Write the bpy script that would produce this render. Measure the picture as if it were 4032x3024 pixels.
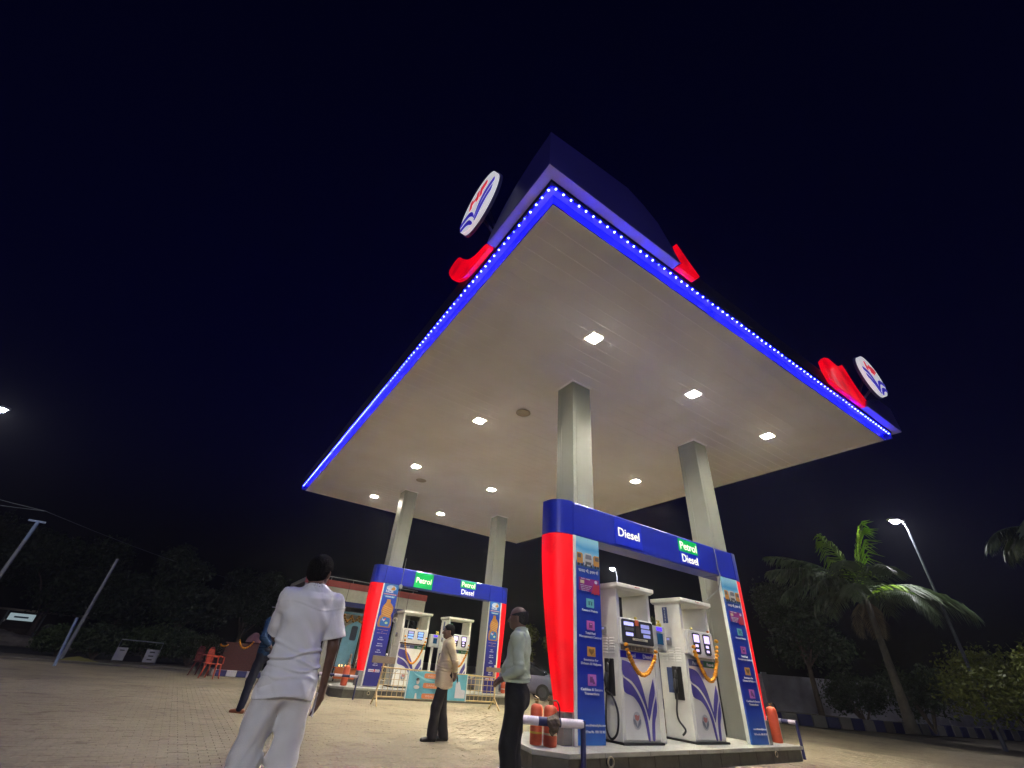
import bpy, bmesh, math, random
import numpy as np
from mathutils import Vector, Matrix, Euler
R = math.radians
rnd = random.Random(7)
sc = bpy.context.scene
for o in list(bpy.data.objects): bpy.data.objects.remove(o)
col = sc.collection

# ------------------------------------------------------------------ camera, sky, exposure
cd = bpy.data.cameras.new('camera'); cam = bpy.data.objects.new('camera', cd); col.objects.link(cam)
cd.sensor_width = 36.0; cd.lens = 14.742; cd.clip_start = 0.05; cd.clip_end = 3000
yaw, pitch, roll = 1.02094, 0.59515, 0.09125
f = Vector((math.cos(pitch)*math.cos(yaw), math.cos(pitch)*math.sin(yaw), math.sin(pitch)))
r0 = Vector((math.sin(yaw), -math.cos(yaw), 0)); u0 = r0.cross(f)
r1 = math.cos(roll)*r0 + math.sin(roll)*u0; u1 = -math.sin(roll)*r0 + math.cos(roll)*u0
mw = Matrix((r1, u1, -f)).transposed().to_4x4(); mw.translation = Vector((-2.2888, -3.0152, 1.0848))
cam.matrix_world = mw
sc.camera = cam

w = bpy.data.worlds.new('World'); sc.world = w; w.use_nodes = True
nt = w.node_tree; nt.nodes.clear()
sky = nt.nodes.new('ShaderNodeTexSky'); sky.sky_type = 'NISHITA'; sky.sun_disc = False
sky.sun_elevation = R(-3.0); sky.sun_rotation = R(200); sky.dust_density = 0.3; sky.ozone_density = 6.0; sky.altitude = 0
bg = nt.nodes.new('ShaderNodeBackground'); bg.inputs['Strength'].default_value = 0.15
hs = nt.nodes.new('ShaderNodeMixRGB'); hs.blend_type = 'MULTIPLY'; hs.inputs[0].default_value = 1.0
hs.inputs[2].default_value = (0.05, 0.065, 0.85, 1)
ow = nt.nodes.new('ShaderNodeOutputWorld')
nt.links.new(sky.outputs[0], hs.inputs[1]); nt.links.new(hs.outputs[0], bg.inputs[0]); nt.links.new(bg.outputs[0], ow.inputs[0])
SKY_BG = bg
vs = sc.view_settings
vs.view_transform = 'Standard'; vs.look = 'None'; vs.exposure = 0.30; vs.gamma = 1.0; vs.use_curve_mapping = False
cy = sc.cycles
cy.use_denoising = True; cy.max_bounces = 8; cy.diffuse_bounces = 5; cy.glossy_bounces = 4; cy.transparent_max_bounces = 8
cy.sample_clamp_indirect = 30.0; cy.caustics_reflective = False; cy.caustics_refractive = False
cy.use_light_tree = True; cy.volume_bounces = 0

# ------------------------------------------------------------------ materials
MATS = {}
def mat(name, c, rough=0.6, metal=0.0, var=0.12, scale=6.0, bump=0.0, emit=None, es=0.0, coat=0.0, spec=0.5, dirt=0.0, bscale=None):
    if name in MATS: return MATS[name]
    m = bpy.data.materials.new(name); m.use_nodes = True; n = m.node_tree; b = n.nodes['Principled BSDF']
    b.inputs['Roughness'].default_value = rough; b.inputs['Metallic'].default_value = metal
    b.inputs['Coat Weight'].default_value = coat; b.inputs['Specular IOR Level'].default_value = spec
    c4 = (*c, 1.0)
    tc = n.nodes.new('ShaderNodeTexCoord'); no = n.nodes.new('ShaderNodeTexNoise')
    no.inputs['Scale'].default_value = scale; no.inputs['Detail'].default_value = 6; no.inputs['Roughness'].default_value = 0.6
    n.links.new(tc.outputs['Object'], no.inputs['Vector'])
    mx = n.nodes.new('ShaderNodeMixRGB'); mx.blend_type = 'MULTIPLY'; mx.inputs[0].default_value = 1.0
    mx.inputs[1].default_value = c4
    rp = n.nodes.new('ShaderNodeValToRGB')
    rp.color_ramp.elements[0].position = 0.3; rp.color_ramp.elements[1].position = 0.7
    lo = 1.0 - var; hi = 1.0 + var*0.35
    rp.color_ramp.elements[0].color = (lo, lo*0.98, lo*0.95, 1); rp.color_ramp.elements[1].color = (hi, hi, hi, 1)
    n.links.new(no.outputs['Fac'], rp.inputs['Fac']); n.links.new(rp.outputs['Color'], mx.inputs[2])
    last = mx.outputs[0]
    if dirt > 0:
        n2 = n.nodes.new('ShaderNodeTexNoise'); n2.inputs['Scale'].default_value = scale*0.35; n2.inputs['Detail'].default_value = 9; n2.inputs['Distortion'].default_value = 0.8
        mp = n.nodes.new('ShaderNodeMapping'); mp.inputs['Scale'].default_value = (1.0, 1.0, 0.35)
        n.links.new(tc.outputs['Object'], mp.inputs['Vector']); n.links.new(mp.outputs[0], n2.inputs['Vector'])
        r2 = n.nodes.new('ShaderNodeValToRGB'); r2.color_ramp.elements[0].position = 0.55; r2.color_ramp.elements[1].position = 0.75
        r2.color_ramp.elements[0].color = (0, 0, 0, 1); r2.color_ramp.elements[1].color = (dirt, dirt, dirt, 1)
        m2 = n.nodes.new('ShaderNodeMixRGB'); m2.inputs[2].default_value = (c[0]*0.35+0.02, c[1]*0.32+0.015, c[2]*0.28+0.01, 1)
        n.links.new(n2.outputs['Fac'], r2.inputs['Fac']); n.links.new(r2.outputs['Color'], m2.inputs[0]); n.links.new(last, m2.inputs[1])
        last = m2.outputs[0]
    n.links.new(last, b.inputs['Base Color'])
    rr = n.nodes.new('ShaderNodeMapRange'); rr.inputs['To Min'].default_value = max(0.02, rough-0.08); rr.inputs['To Max'].default_value = min(1, rough+0.12)
    n.links.new(no.outputs['Fac'], rr.inputs['Value']); n.links.new(rr.outputs[0], b.inputs['Roughness'])
    if bump > 0:
        nb = n.nodes.new('ShaderNodeTexNoise'); nb.inputs['Scale'].default_value = bscale or scale*6; nb.inputs['Detail'].default_value = 5
        n.links.new(tc.outputs['Object'], nb.inputs['Vector'])
        bp = n.nodes.new('ShaderNodeBump'); bp.inputs['Strength'].default_value = bump; bp.inputs['Distance'].default_value = 0.01
        n.links.new(nb.outputs['Fac'], bp.inputs['Height']); n.links.new(bp.outputs[0], b.inputs['Normal'])
    if emit is not None:
        b.inputs['Emission Color'].default_value = (*emit, 1); b.inputs['Emission Strength'].default_value = es
    MATS[name] = m
    return m

M_white = mat('white_painted_steel', (0.78, 0.78, 0.72), 0.38, var=0.10, scale=3, dirt=0.25)
M_col = mat('column_cladding', (0.215, 0.225, 0.208), 0.36, var=0.08, scale=1.5, dirt=0.2)
M_dark = mat('dark_joint', (0.03, 0.03, 0.03), 0.8)
M_soffit = mat('soffit_panel_paint', (0.86, 0.84, 0.87), 0.68, var=0.05, scale=0.9, dirt=0.10)
M_blue = mat('blue_cladding', (0.012, 0.025, 0.36), 0.30, var=0.10, scale=2, coat=0.3)
M_navy = mat('navy_fascia', (0.032, 0.028, 0.23), 0.35, var=0.1, scale=2)
M_ledge = mat('fascia_ledge_paint', (0.58, 0.50, 0.36), 0.5, var=0.08)
M_gloss = mat('glossy_edge_trim', (0.05, 0.05, 0.42), 0.10, var=0.03, coat=1.0)
M_red = mat('red_lit_acrylic', (0.22, 0.0, 0.001), 0.5, var=0.05, scale=1.5, emit=(1.0, 0.0, 0.006), es=.85, coat=0.05)
M_redfas = mat('red_fascia_acrylic', (0.3, 0.004, 0.008), 0.3, emit=(1.0, 0.0, 0.010), es=.8, coat=0.3)
M_led = mat('blue_led_lens', (0.1, 0.1, 0.3), 0.3, emit=(0.006, 0.008, 1.0), es=430)
M_led_dim = mat('dim_led_lens', (0.1, 0.1, 0.3), 0.3, emit=(0.02, 0.03, 1.0), es=22)
M_lamp = mat('canopy_lamp_lens', (0.8, 0.8, 0.8), 0.4, emit=(1.0, 0.94, 0.76), es=455)
def lens_profile(m, strength, p):
    # downlight optics: luminous intensity falls towards the sides of the beam
    n = m.node_tree; b = n.nodes['Principled BSDF']; g = n.nodes.new('ShaderNodeNewGeometry'); d = n.nodes.new('ShaderNodeVectorMath'); d.operation = 'DOT_PRODUCT'
    n.links.new(g.outputs['Incoming'], d.inputs[0]); n.links.new(g.outputs['Normal'], d.inputs[1])
    ab = n.nodes.new('ShaderNodeMath'); ab.operation = 'ABSOLUTE'; n.links.new(d.outputs['Value'], ab.inputs[0])
    pw = n.nodes.new('ShaderNodeMath'); pw.operation = 'POWER'; pw.inputs[1].default_value = p; n.links.new(ab.outputs[0], pw.inputs[0])
    mu = n.nodes.new('ShaderNodeMath'); mu.operation = 'MULTIPLY'; mu.inputs[1].default_value = strength; n.links.new(pw.outputs[0], mu.inputs[0]); n.links.new(mu.outputs[0], b.inputs['Emission Strength'])
lens_profile(M_lamp, 1780, 1.8); M_lamp.cycles.emission_sampling = 'FRONT_BACK'
def tube_glow(m, lo, hi, sc_):
    # uneven back-lighting of an acrylic light box
    n = m.node_tree; b = n.nodes['Principled BSDF']; tc = n.nodes.new('ShaderNodeTexCoord'); no = n.nodes.new('ShaderNodeTexNoise'); no.inputs['Scale'].default_value = sc_; no.inputs['Detail'].default_value = 2
    n.links.new(tc.outputs['Object'], no.inputs['Vector']); mr = n.nodes.new('ShaderNodeMapRange'); mr.inputs['From Min'].default_value = .3; mr.inputs['From Max'].default_value = .7
    mr.inputs['To Min'].default_value = lo; mr.inputs['To Max'].default_value = hi; n.links.new(no.outputs['Fac'], mr.inputs['Value']); n.links.new(mr.outputs[0], b.inputs['Emission Strength'])
tube_glow(M_red, .50, .88, 1.3); tube_glow(M_redfas, .38, .85, 2.2)
M_street = mat('street_lamp_lens', (0.8, 0.8, 0.8), 0.4, emit=(0.95, 0.93, 1.0), es=640)
M_black = mat('black_rubber', (0.014, 0.014, 0.014), 0.45, var=0.2)
M_steel = mat('brushed_steel', (0.45, 0.45, 0.43), 0.35, metal=0.9)
M_galv = mat('galvanised_pole', (0.24, 0.26, 0.28), 0.5, metal=0.3, dirt=0.3)
M_islside = mat('island_side_stone', (0.10, 0.095, 0.075), 0.65, var=0.35, scale=5, bump=0.3, dirt=0.4)
M_isltop = mat('island_top_stone', (0.34, 0.34, 0.30), 0.5, var=0.25, scale=4, bump=0.15, dirt=0.35)
M_green = mat('green_fuel_sign', (0.0, 0.30, 0.07), 0.3, emit=(0.0, 0.55, 0.10), es=0.35)
M_bluesign = mat('blue_fuel_sign', (0.01, 0.025, 0.40), 0.3, emit=(0.005, 0.02, 0.85), es=0.14)
M_letter = mat('backlit_lettering', (0.8, 0.8, 0.72), 0.4, emit=(1.0, 0.95, 0.72), es=0.55)
M_print = mat('white_print', (0.70, 0.72, 0.78), 0.5)
M_decal = mat('violet_blue_vinyl', (0.085, 0.07, 0.33), 0.35, var=0.1)
M_screen = mat('lcd_backlight', (0.3, 0.3, 0.5), 0.2, emit=(0.42, 0.42, 1.0), es=1.15)
M_screen2 = mat('lcd_backlight_violet', (0.3, 0.3, 0.5), 0.2, emit=(0.70, 0.55, 1.0), es=1.15)
M_screendim = mat('lcd_dim', (0.25, 0.27, 0.45), 0.2, emit=(0.30, 0.32, 0.75), es=0.55)
M_glassdk = mat('dark_display_glass', (0.05, 0.05, 0.055), 0.15, coat=0.5)
M_grey = mat('grey_plastic', (0.22, 0.22, 0.21), 0.5)
M_marig = mat('marigold_petals', (0.85, 0.34, 0.01), 0.7, var=0.45, scale=40, bump=0.6, bscale=160)
M_marig2 = mat('deep_orange_petals', (0.80, 0.17, 0.02), 0.7, var=0.4, scale=40)
M_leafg = mat('green_leaf', (0.06, 0.10, 0.025), 0.5, var=0.3)
M_extred = mat('extinguisher_red', (0.62, 0.105, 0.045), 0.35, var=0.15, dirt=0.25)
M_navyp = mat('navy_post_paint', (0.02, 0.022, 0.10), 0.45, dirt=0.2)
M_whitep = mat('white_rail_paint', (0.72, 0.66, 0.74), 0.4, dirt=0.15)
M_yel = mat('cream_yellow_paint', (0.62, 0.46, 0.22), 0.5, dirt=0.35)

# ------------------------------------------------------------------ mesh helpers
class MB:
    def __init__(s): s.v = []; s.f = []; s.m = []; s.cur = 0
    def add(s, vs, fs):
        b = len(s.v); s.v += [tuple(map(float, p)) for p in vs]; s.f += [tuple(b+i for i in q) for q in fs]; s.m += [s.cur]*len(fs); return s
    def box(s, x0, x1, y0, y1, z0, z1):
        return s.add([(x0,y0,z0),(x1,y0,z0),(x1,y1,z0),(x0,y1,z0),(x0,y0,z1),(x1,y0,z1),(x1,y1,z1),(x0,y1,z1)],
            [(0,3,2,1),(4,5,6,7),(0,1,5,4),(1,2,6,5),(2,3,7,6),(3,0,4,7)])
    def prism(s, pts, axis, a, b):
        """pts 2-D outline; axis 'y': (x,z) extruded y a..b ; 'x': (y,z); 'z': (x,y)"""
        ar = sum(pts[i][0]*pts[(i+1) % len(pts)][1]-pts[(i+1) % len(pts)][0]*pts[i][1] for i in range(len(pts)))
        pts = list(pts) if ar > 0 else list(reversed(pts))
        def P(p, t): return (p[0], t, p[1]) if axis == 'y' else (t, p[0], p[1]) if axis == 'x' else (p[0], p[1], t)
        n = len(pts); vs = [P(p, a) for p in pts]+[P(p, b) for p in pts]
        s.add(vs, [tuple(range(n)), tuple(range(2*n-1, n-1, -1))]+[(i, i+n, (i+1) % n+n, (i+1) % n) for i in range(n)])
        return s
    def tube(s, path, r, n=8, cap=True):
        path = [Vector(p) for p in path]; rr = r if isinstance(r, (list, tuple)) else [r]*len(path)
        d0 = (path[1]-path[0]).normalized(); up = Vector((0,0,1)) if abs(d0.z) < 0.9 else Vector((1,0,0))
        a = d0.cross(up).normalized(); rings = []
        for i, p in enumerate(path):
            d = (path[min(i+1, len(path)-1)]-path[max(i-1, 0)]).normalized()
            a = (a-d*a.dot(d)).normalized(); b = d.cross(a)
            rings.append([p+rr[i]*(math.cos(2*math.pi*k/n)*a+math.sin(2*math.pi*k/n)*b) for k in range(n)])
        vs = [q for g in rings for q in g]; fs = []
        for i in range(len(path)-1):
            for k in range(n): fs.append((i*n+k, i*n+(k+1) % n, (i+1)*n+(k+1) % n, (i+1)*n+k))
        if cap: fs += [tuple(reversed(range(n))), tuple((len(path)-1)*n+k for k in range(n))]
        return s.add(vs, fs)
    def lathe(s, prof, c=(0,0,0), n=16):
        vs = [(c[0]+r*math.cos(2*math.pi*k/n), c[1]+r*math.sin(2*math.pi*k/n), c[2]+z) for r, z in prof for k in range(n)]
        fs = [(i*n+k, i*n+(k+1) % n, (i+1)*n+(k+1) % n, (i+1)*n+k) for i in range(len(prof)-1) for k in range(n)]
        fs += [tuple(reversed(range(n))), tuple((len(prof)-1)*n+k for k in range(n))]
        return s.add(vs, fs)
    def ball(s, c, r, n=8, m=5, sq=(1,1,1)):
        prof = [(r*math.sin(math.pi*i/m), -r*math.cos(math.pi*i/m)) for i in range(m+1)]
        vs = [(c[0]+sq[0]*p*math.cos(2*math.pi*k/n), c[1]+sq[1]*p*math.sin(2*math.pi*k/n), c[2]+sq[2]*z) for p, z in prof for k in range(n)]
        return s.add(vs, [(i*n+k, i*n+(k+1) % n, (i+1)*n+(k+1) % n, (i+1)*n+k) for i in range(m) for k in range(n)])
    def build(s, name, m, parent=None, bevel=0.0, smooth=False, world=False, kind=None, label=None, loc=None):
        vs = s.v
        if world and parent is not None:
            q = wloc(parent); vs = [(a-q.x, b-q.y, c-q.z) for a, b, c in vs]
        me = bpy.data.meshes.new(name); me.from_pydata(vs, [], s.f)
        ml = m if isinstance(m, (list, tuple)) else [m]
        for k in ml: me.materials.append(k)
        if len(ml) > 1: me.polygons.foreach_set('material_index', s.m)
        if bevel > 0 or smooth:
            bm = bmesh.new(); bm.from_mesh(me)
            bmesh.ops.remove_doubles(bm, verts=bm.verts, dist=1e-5)
            bmesh.ops.recalc_face_normals(bm, faces=bm.faces)
            if bevel > 0:
                es = [e for e in bm.edges if len(e.link_faces) == 2 and e.calc_face_angle(0) > R(35)]
                bmesh.ops.bevel(bm, geom=es, offset=bevel, segments=2, affect='EDGES', clamp_overlap=True, profile=0.5)
            bm.to_mesh(me); bm.free()
        if smooth:
            me.polygons.foreach_set('use_smooth', [True]*len(me.polygons))
            if smooth != 'all':
                me.update()
                bm = bmesh.new(); bm.from_mesh(me)
                for e in bm.edges: e.smooth = not (len(e.link_faces) == 2 and e.calc_face_angle(0) > R(40))
                bm.to_mesh(me); bm.free()
        me.update()
        o = bpy.data.objects.new(name, me); col.objects.link(o)
        if parent is not None: o.parent = parent
        if loc: o.location = loc
        if kind: o['kind'] = kind
        if label: o['label'] = label
        return o
def wloc(o):
    q = Vector((0,0,0))
    while o is not None: q += o.location; o = o.parent
    return q
def tag(o, label, cat, group=None):
    o['label'] = label; o['category'] = cat
    if group: o['group'] = group
    return o
def thing(name, label, cat, loc=(0,0,0), rotz=0, group=None):
    o = bpy.data.objects.new(name, None); col.objects.link(o); o.empty_display_size = 0.2
    o.location = loc; o.rotation_euler = (0,0,rotz)
    return tag(o, label, cat, group)
def dup(o, parent=None):
    c = o.copy(); col.objects.link(c); c.parent = parent
    for ch in list(o.children): dup(ch, c)
    return c
def struct(o): o['kind'] = 'structure'; return o
FONT = {}
def text(s, name, m, parent, x, y, z, size, w=None, bold=0.012, axis='-y', depth=0.004, align='CENTER', hmax=None):
    """text standing upright facing -y at plane y; x is centre (or left), z baseline; in the parent's frame"""
    cu = bpy.data.curves.new('t', 'FONT'); cu.body = s; cu.size = size; cu.offset = bold*size; cu.extrude = depth/2; cu.resolution_u = 3
    cu.align_x = align
    to = bpy.data.objects.new('t', cu); col.objects.link(to)
    dg = bpy.context.evaluated_depsgraph_get(); dg.update()
    me = bpy.data.meshes.new_from_object(to.evaluated_get(dg)); bpy.data.objects.remove(to); bpy.data.curves.remove(cu)
    if not me.vertices: return None
    co = np.empty(len(me.vertices)*3); me.vertices.foreach_get('co', co); co = co.reshape(-1, 3)
    if w:
        ww = co[:,0].max()-co[:,0].min(); co[:,0] *= w/ww
    out = np.empty_like(co)
    if axis == '-y': out[:,0] = co[:,0]+x; out[:,1] = y-co[:,2]; out[:,2] = co[:,1]+z
    else: out[:,1] = -co[:,0]+y; out[:,0] = x-co[:,2]; out[:,2] = co[:,1]+z   # facing -x
    me.vertices.foreach_set('co', out.ravel()); me.materials.clear(); me.materials.append(m); me.update(); me.name = name
    o = bpy.data.objects.new(name, me); col.objects.link(o); o.parent = parent
    return o
def rr(x0, x1, z0, z1, r, n=4):
    p = []
    for cx, cz, a in ((x1-r, z0+r, -90), (x1-r, z1-r, 0), (x0+r, z1-r, 90), (x0+r, z0+r, 180)):
        for k in range(n+1): t = R(a+90*k/n); p.append((cx+r*math.cos(t), cz+r*math.sin(t)))
    return p
def ell(cx, cz, a, b, n=24): return [(cx+a*math.cos(2*math.pi*k/n), cz+b*math.sin(2*math.pi*k/n)) for k in range(n)]
def spl(pts, n=6):
    """closed-curve safe open Catmull-Rom through pts"""
    P = [pts[0]]+list(pts)+[pts[-1]]; out = []
    for i in range(1, len(P)-2):
        for k in range(n):
            t = k/n; o = []
            for d in range(len(P[0])):
                a, b, c, e = P[i-1][d], P[i][d], P[i+1][d], P[i+2][d]
                o.append(0.5*((2*b)+(-a+c)*t+(2*a-5*b+4*c-e)*t*t+(-a+3*b-3*c+e)*t**3))
            out.append(tuple(o))
    out.append(tuple(pts[-1])); return out

# ------------------------------------------------------------------ ground
def ground_mat(name, c1, c2, brick=None):
    m = bpy.data.materials.new(name); m.use_nodes = True; n = m.node_tree; b = n.nodes['Principled BSDF']
    b.inputs['Roughness'].default_value = 0.85
    tc = n.nodes.new('ShaderNodeTexCoord')
    a = n.nodes.new('ShaderNodeTexNoise'); a.inputs['Scale'].default_value = 0.55; a.inputs['Detail'].default_value = 8
    c = n.nodes.new('ShaderNodeTexNoise'); c.inputs['Scale'].default_value = 28; c.inputs['Detail'].default_value = 5
    n.links.new(tc.outputs['Object'], a.inputs['Vector']); n.links.new(tc.outputs['Object'], c.inputs['Vector'])
    r = n.nodes.new('ShaderNodeValToRGB'); r.color_ramp.elements[0].position = 0.35; r.color_ramp.elements[1].position = 0.65
    r.color_ramp.elements[0].color = (*c1, 1); r.color_ramp.elements[1].color = (*c2, 1)
    n.links.new(a.outputs['Fac'], r.inputs['Fac'])
    mx = n.nodes.new('ShaderNodeMixRGB'); mx.blend_type = 'OVERLAY'; mx.inputs[0].default_value = 0.35
    n.links.new(r.outputs[0], mx.inputs[1]); n.links.new(c.outputs['Fac'], mx.inputs[2])
    st = n.nodes.new('ShaderNodeTexNoise'); st.inputs['Scale'].default_value = 1.7; st.inputs['Detail'].default_value = 7; st.inputs['Distortion'].default_value = 1.2
    n.links.new(tc.outputs['Object'], st.inputs['Vector']); sr = n.nodes.new('ShaderNodeValToRGB'); sr.color_ramp.elements[0].position = .56; sr.color_ramp.elements[1].position = .72
    sr.color_ramp.elements[0].color = (1,1,1,1); sr.color_ramp.elements[1].color = (.62,.58,.55,1); n.links.new(st.outputs['Fac'], sr.inputs['Fac'])
    ms = n.nodes.new('ShaderNodeMixRGB'); ms.blend_type = 'MULTIPLY'; ms.inputs[0].default_value = 1; n.links.new(mx.outputs[0], ms.inputs[1]); n.links.new(sr.outputs[0], ms.inputs[2]); last = ms.outputs[0]
    if brick:
        bt = n.nodes.new('ShaderNodeTexBrick'); bt.inputs['Scale'].default_value = 1.0
        bt.inputs['Brick Width'].default_value = 0.2; bt.inputs['Row Height'].default_value = 0.1; bt.inputs['Mortar Size'].default_value = 0.004
        bt.inputs['Color1'].default_value = (1,1,1,1); bt.inputs['Color2'].default_value = (0.82,0.82,0.82,1); bt.inputs['Mortar'].default_value = (0.45,0.42,0.38,1)
        n.links.new(tc.outputs['Object'], bt.inputs['Vector'])
        m3 = n.nodes.new('ShaderNodeMixRGB'); m3.blend_type = 'MULTIPLY'; m3.inputs[0].default_value = 1
        n.links.new(last, m3.inputs[1]); n.links.new(bt.outputs['Color'], m3.inputs[2]); last = m3.outputs[0]
    n.links.new(last, b.inputs['Base Color'])
    bp = n.nodes.new('ShaderNodeBump'); bp.inputs['Strength'].default_value = 0.4; bp.inputs['Distance'].default_value = 0.01
    n.links.new(c.outputs['Fac'], bp.inputs['Height']); n.links.new(bp.outputs[0], b.inputs['Normal'])
    return m
G_pav = ground_mat('paver_concrete', (0.215, 0.178, 0.112), (0.29, 0.242, 0.155))
G_pav2 = ground_mat('paver_concrete_far', (0.215, 0.178, 0.112), (0.29, 0.242, 0.155), True)
G_dirt = ground_mat('dry_earth', (0.10, 0.09, 0.07), (0.18, 0.155, 0.115))
G_sand = ground_mat('paver_bedding_sand', (0.12, 0.10, 0.07), (0.17, 0.14, 0.10))
struct(MB().add([(-600,-600,-0.05),(600,-600,-0.05),(600,600,-0.05),(-600,600,-0.05)], [(0,1,2,3)]).build('ground', G_dirt))
# paved forecourt: far sheet + individually modelled pavers near the camera
fore = MB().add([(-22,-14,.002),(21,-14,.002),(21,9.8,.002),(20,19.8,.002),(-0.6,19.6,.002),(-2.5,21.8,.002),(-22,23.5,.002)], [(0,1,2,3,4,5,6)]).build('forecourt', G_pav2)
struct(fore)
def build_pavers():
    cx, cyy = -2.29, -3.02
    cells = []
    for j in range(8, 152):
        y = 0.5+j*0.1
        for i in range(-50, 75):
            x = i*0.2+(0.1 if j % 2 else 0)
            dx, dy = x-cx, y-cyy; d = math.hypot(dx, dy); az = math.degrees(math.atan2(dy, dx))
            if 4.2 < d < 17.0 and 6 < az < 113 and d*math.cos(R(az-58)) > 3.9:
                if 2.65 < x < 8.6 and 2.95 < y < 3.9: continue
                cells.append((d, x, y))
    cells.sort()
    q = np.random.RandomState(3)
    def top(): return 0.0 + q.uniform(-0.0022, 0.0022)
    g = 0.0014; bv = 0.003
    vs_list, fs_list = [], []
    near = cells[:300]
    base = MB(); a, b = 0.1-g, 0.05-g; h = 0.012
    base.add([(-a,-b,-h),(a,-b,-h),(a,b,-h),(-a,b,-h),(-a,-b,-bv),(a,-b,-bv),(a,b,-bv),(-a,b,-bv),(-a+bv,-b+bv,0),(a-bv,-b+bv,0),(a-bv,b-bv,0),(-a+bv,b-bv,0)],
        [(8,9,10,11)]+[(0+i, (i+1) % 4, 4+(i+1) % 4, 4+i) for i in range(4)]+[(4+i, 4+(i+1) % 4, 8+(i+1) % 4, 8+i) for i in range(4)])
    me0 = None
    for d, x, y in near:
        if me0 is None:
            o = base.build('paver', G_pav, fore); me0 = o.data
        else:
            o = bpy.data.objects.new('paver', me0); col.objects.link(o); o.parent = fore
        o.location = (x, y, 0.008+top()); o.rotation_euler = (q.uniform(-.01,.01), q.uniform(-.006,.006), q.uniform(-.008,.008))
    bvv = np.array(base.v); bf = base.f; V = []; F = []
    for k, (d, x, y) in enumerate(cells[300:]):
        tx, ty = q.uniform(-.010,.010), q.uniform(-.006,.006)
        p = bvv.copy(); p[:,2] += 0.008+top()+bvv[:,1]*tx+bvv[:,0]*ty; p[:,0] += x; p[:,1] += y
        V.append(p); F.extend([tuple(i+k*12 for i in fc) for fc in bf])
    V = np.concatenate(V)
    me = bpy.data.meshes.new('paver_field'); me.from_pydata(V.tolist(), [], F); me.materials.append(G_pav)
    o = bpy.data.objects.new('paver_field', me); col.objects.link(o); o.parent = fore; o['kind'] = 'stuff'
build_pavers()

# ------------------------------------------------------------------ canopy
W, D, H = 11.62, 17.61, 7.02
CX = (3.335, 7.978); CY = (3.345, 13.94); CW = 0.555
canopy = thing('canopy', 'large white soffit petrol station canopy edged with blue LED strips on four grey columns', 'canopy', (5.8, 8.8, 0))
sf = None
n_p = 59; pw = D/n_p
for i in range(n_p):
    y0, y1 = i*pw+0.001, (i+1)*pw-0.001
    p = MB().prism([(y0, H+0.0025), (y0+0.002, H), (y1-0.002, H), (y1, H+0.0025), (y1, H+0.05), (y0, H+0.05)], 'x', 0.10, W-0.10).build('soffit_panel', M_soffit, canopy, world=True)
    if i == 1:
        p.rotation_euler = (0, R(0.0), 0)
    p.location.z += rnd.uniform(-0.0006, 0.0006)
MB().box(0.0, W, 0.0, D, H+0.06, H+0.4).build('deck', M_dark, canopy, world=True)
# perimeter trim framing the soffit
t = MB(); t.box(0, W, -0.0, 0.10, H-0.012, H+0.055); t.box(0, W, D-0.10, D, H-0.012, H+0.055); t.box(0, 0.10, 0.10, D-0.10, H-0.012, H+0.055); t.box(W-0.10, W, 0.10, D-0.10, H-0.012, H+0.055)
t.build('soffit_trim', M_soffit, canopy, world=True)
# vertical glossy edge band
t = MB(); t.box(-0.02, W+0.02, -0.02, 0.0, H, H+0.22); t.box(-0.02, 0.0, 0.0, D+0.02, H, H+0.22)
t.build('edge_band', M_gloss, canopy, world=True)
# flush navy fascia above (outer plane 0.15 out), all round
t = MB(); t.box(-0.19, W+0.19, -0.19, -0.15, H+0.228, H+.62); t.box(-0.19, -0.15, -0.15, D+0.15, H+0.228, H+.62)
t.box(-0.15, W+0.19, D+0.15, D+0.19, H+0.05, H+.62); t.box(W+0.15, W+0.19, -0.15, D+0.15, H+0.05, H+.62)
t.build('fascia', mat('dark_navy_sheet', (0.006,0.006,0.03), 0.6), canopy, world=True)
t = MB(); t.box(-0.15, W+0.15, -0.15, -0.02, H+0.225, H+0.24); t.box(-0.15, -0.02, -0.02, D+0.15, H+0.225, H+0.24)
t.box(0, W+0.15, D, D+0.15, H+0.06, H+0.08); t.box(W, W+0.15, 0, D, H+0.06, H+0.08)
t.build('fascia_return', M_ledge, canopy, world=True)
# projecting corner wings (ledge + blue face)
def wing(pts, axis, off0, off1):
    o = MB().prism(pts, axis, off0, off1).build('corner_wing', M_navy, canopy, world=True); return o
wing([(-.36,H+.25),(2.62,H+.25),(2.58,H+.32),(2.42,7.62),(2.15,8.03),(1.8,8.26),(1.40,8.42),(.6,8.34),(-.36,8.22)], 'y', -0.36, -0.32)
wing([(-.32,H+.25),(1.42,H+.25),(1.30,7.45),(1.0,7.75),(.6,8.0),(.1,8.15),(-.32,8.20)], 'x', -0.36, -0.32)
MB().prism([(-.355,-.355),(2.60,-.355),(2.60,-.195),(-.195,-.195),(-.195,1.40),(-.355,1.40)], 'z', H+.235, H+.262).build('ledge', M_ledge, canopy, world=True)
wing([(9.9,H+.25),(W+.36,H+.25),(W+.36,8.0),(11.2,7.95),(10.6,7.75),(10.1,7.5)], 'y', -0.36, -0.32)
MB().prism([(9.95,-.355),(W+.355,-.355),(W+.355,1.3),(W+.20,1.3),(W+.20,-.195),(9.95,-.195)], 'z', H+.235, H+.262).build('ledge', M_ledge, canopy, world=True)
wing([(-.32,H+.25),(1.4,H+.25),(1.1,7.7),(-.32,8.0)], 'x', W+0.32, W+0.36)
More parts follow.
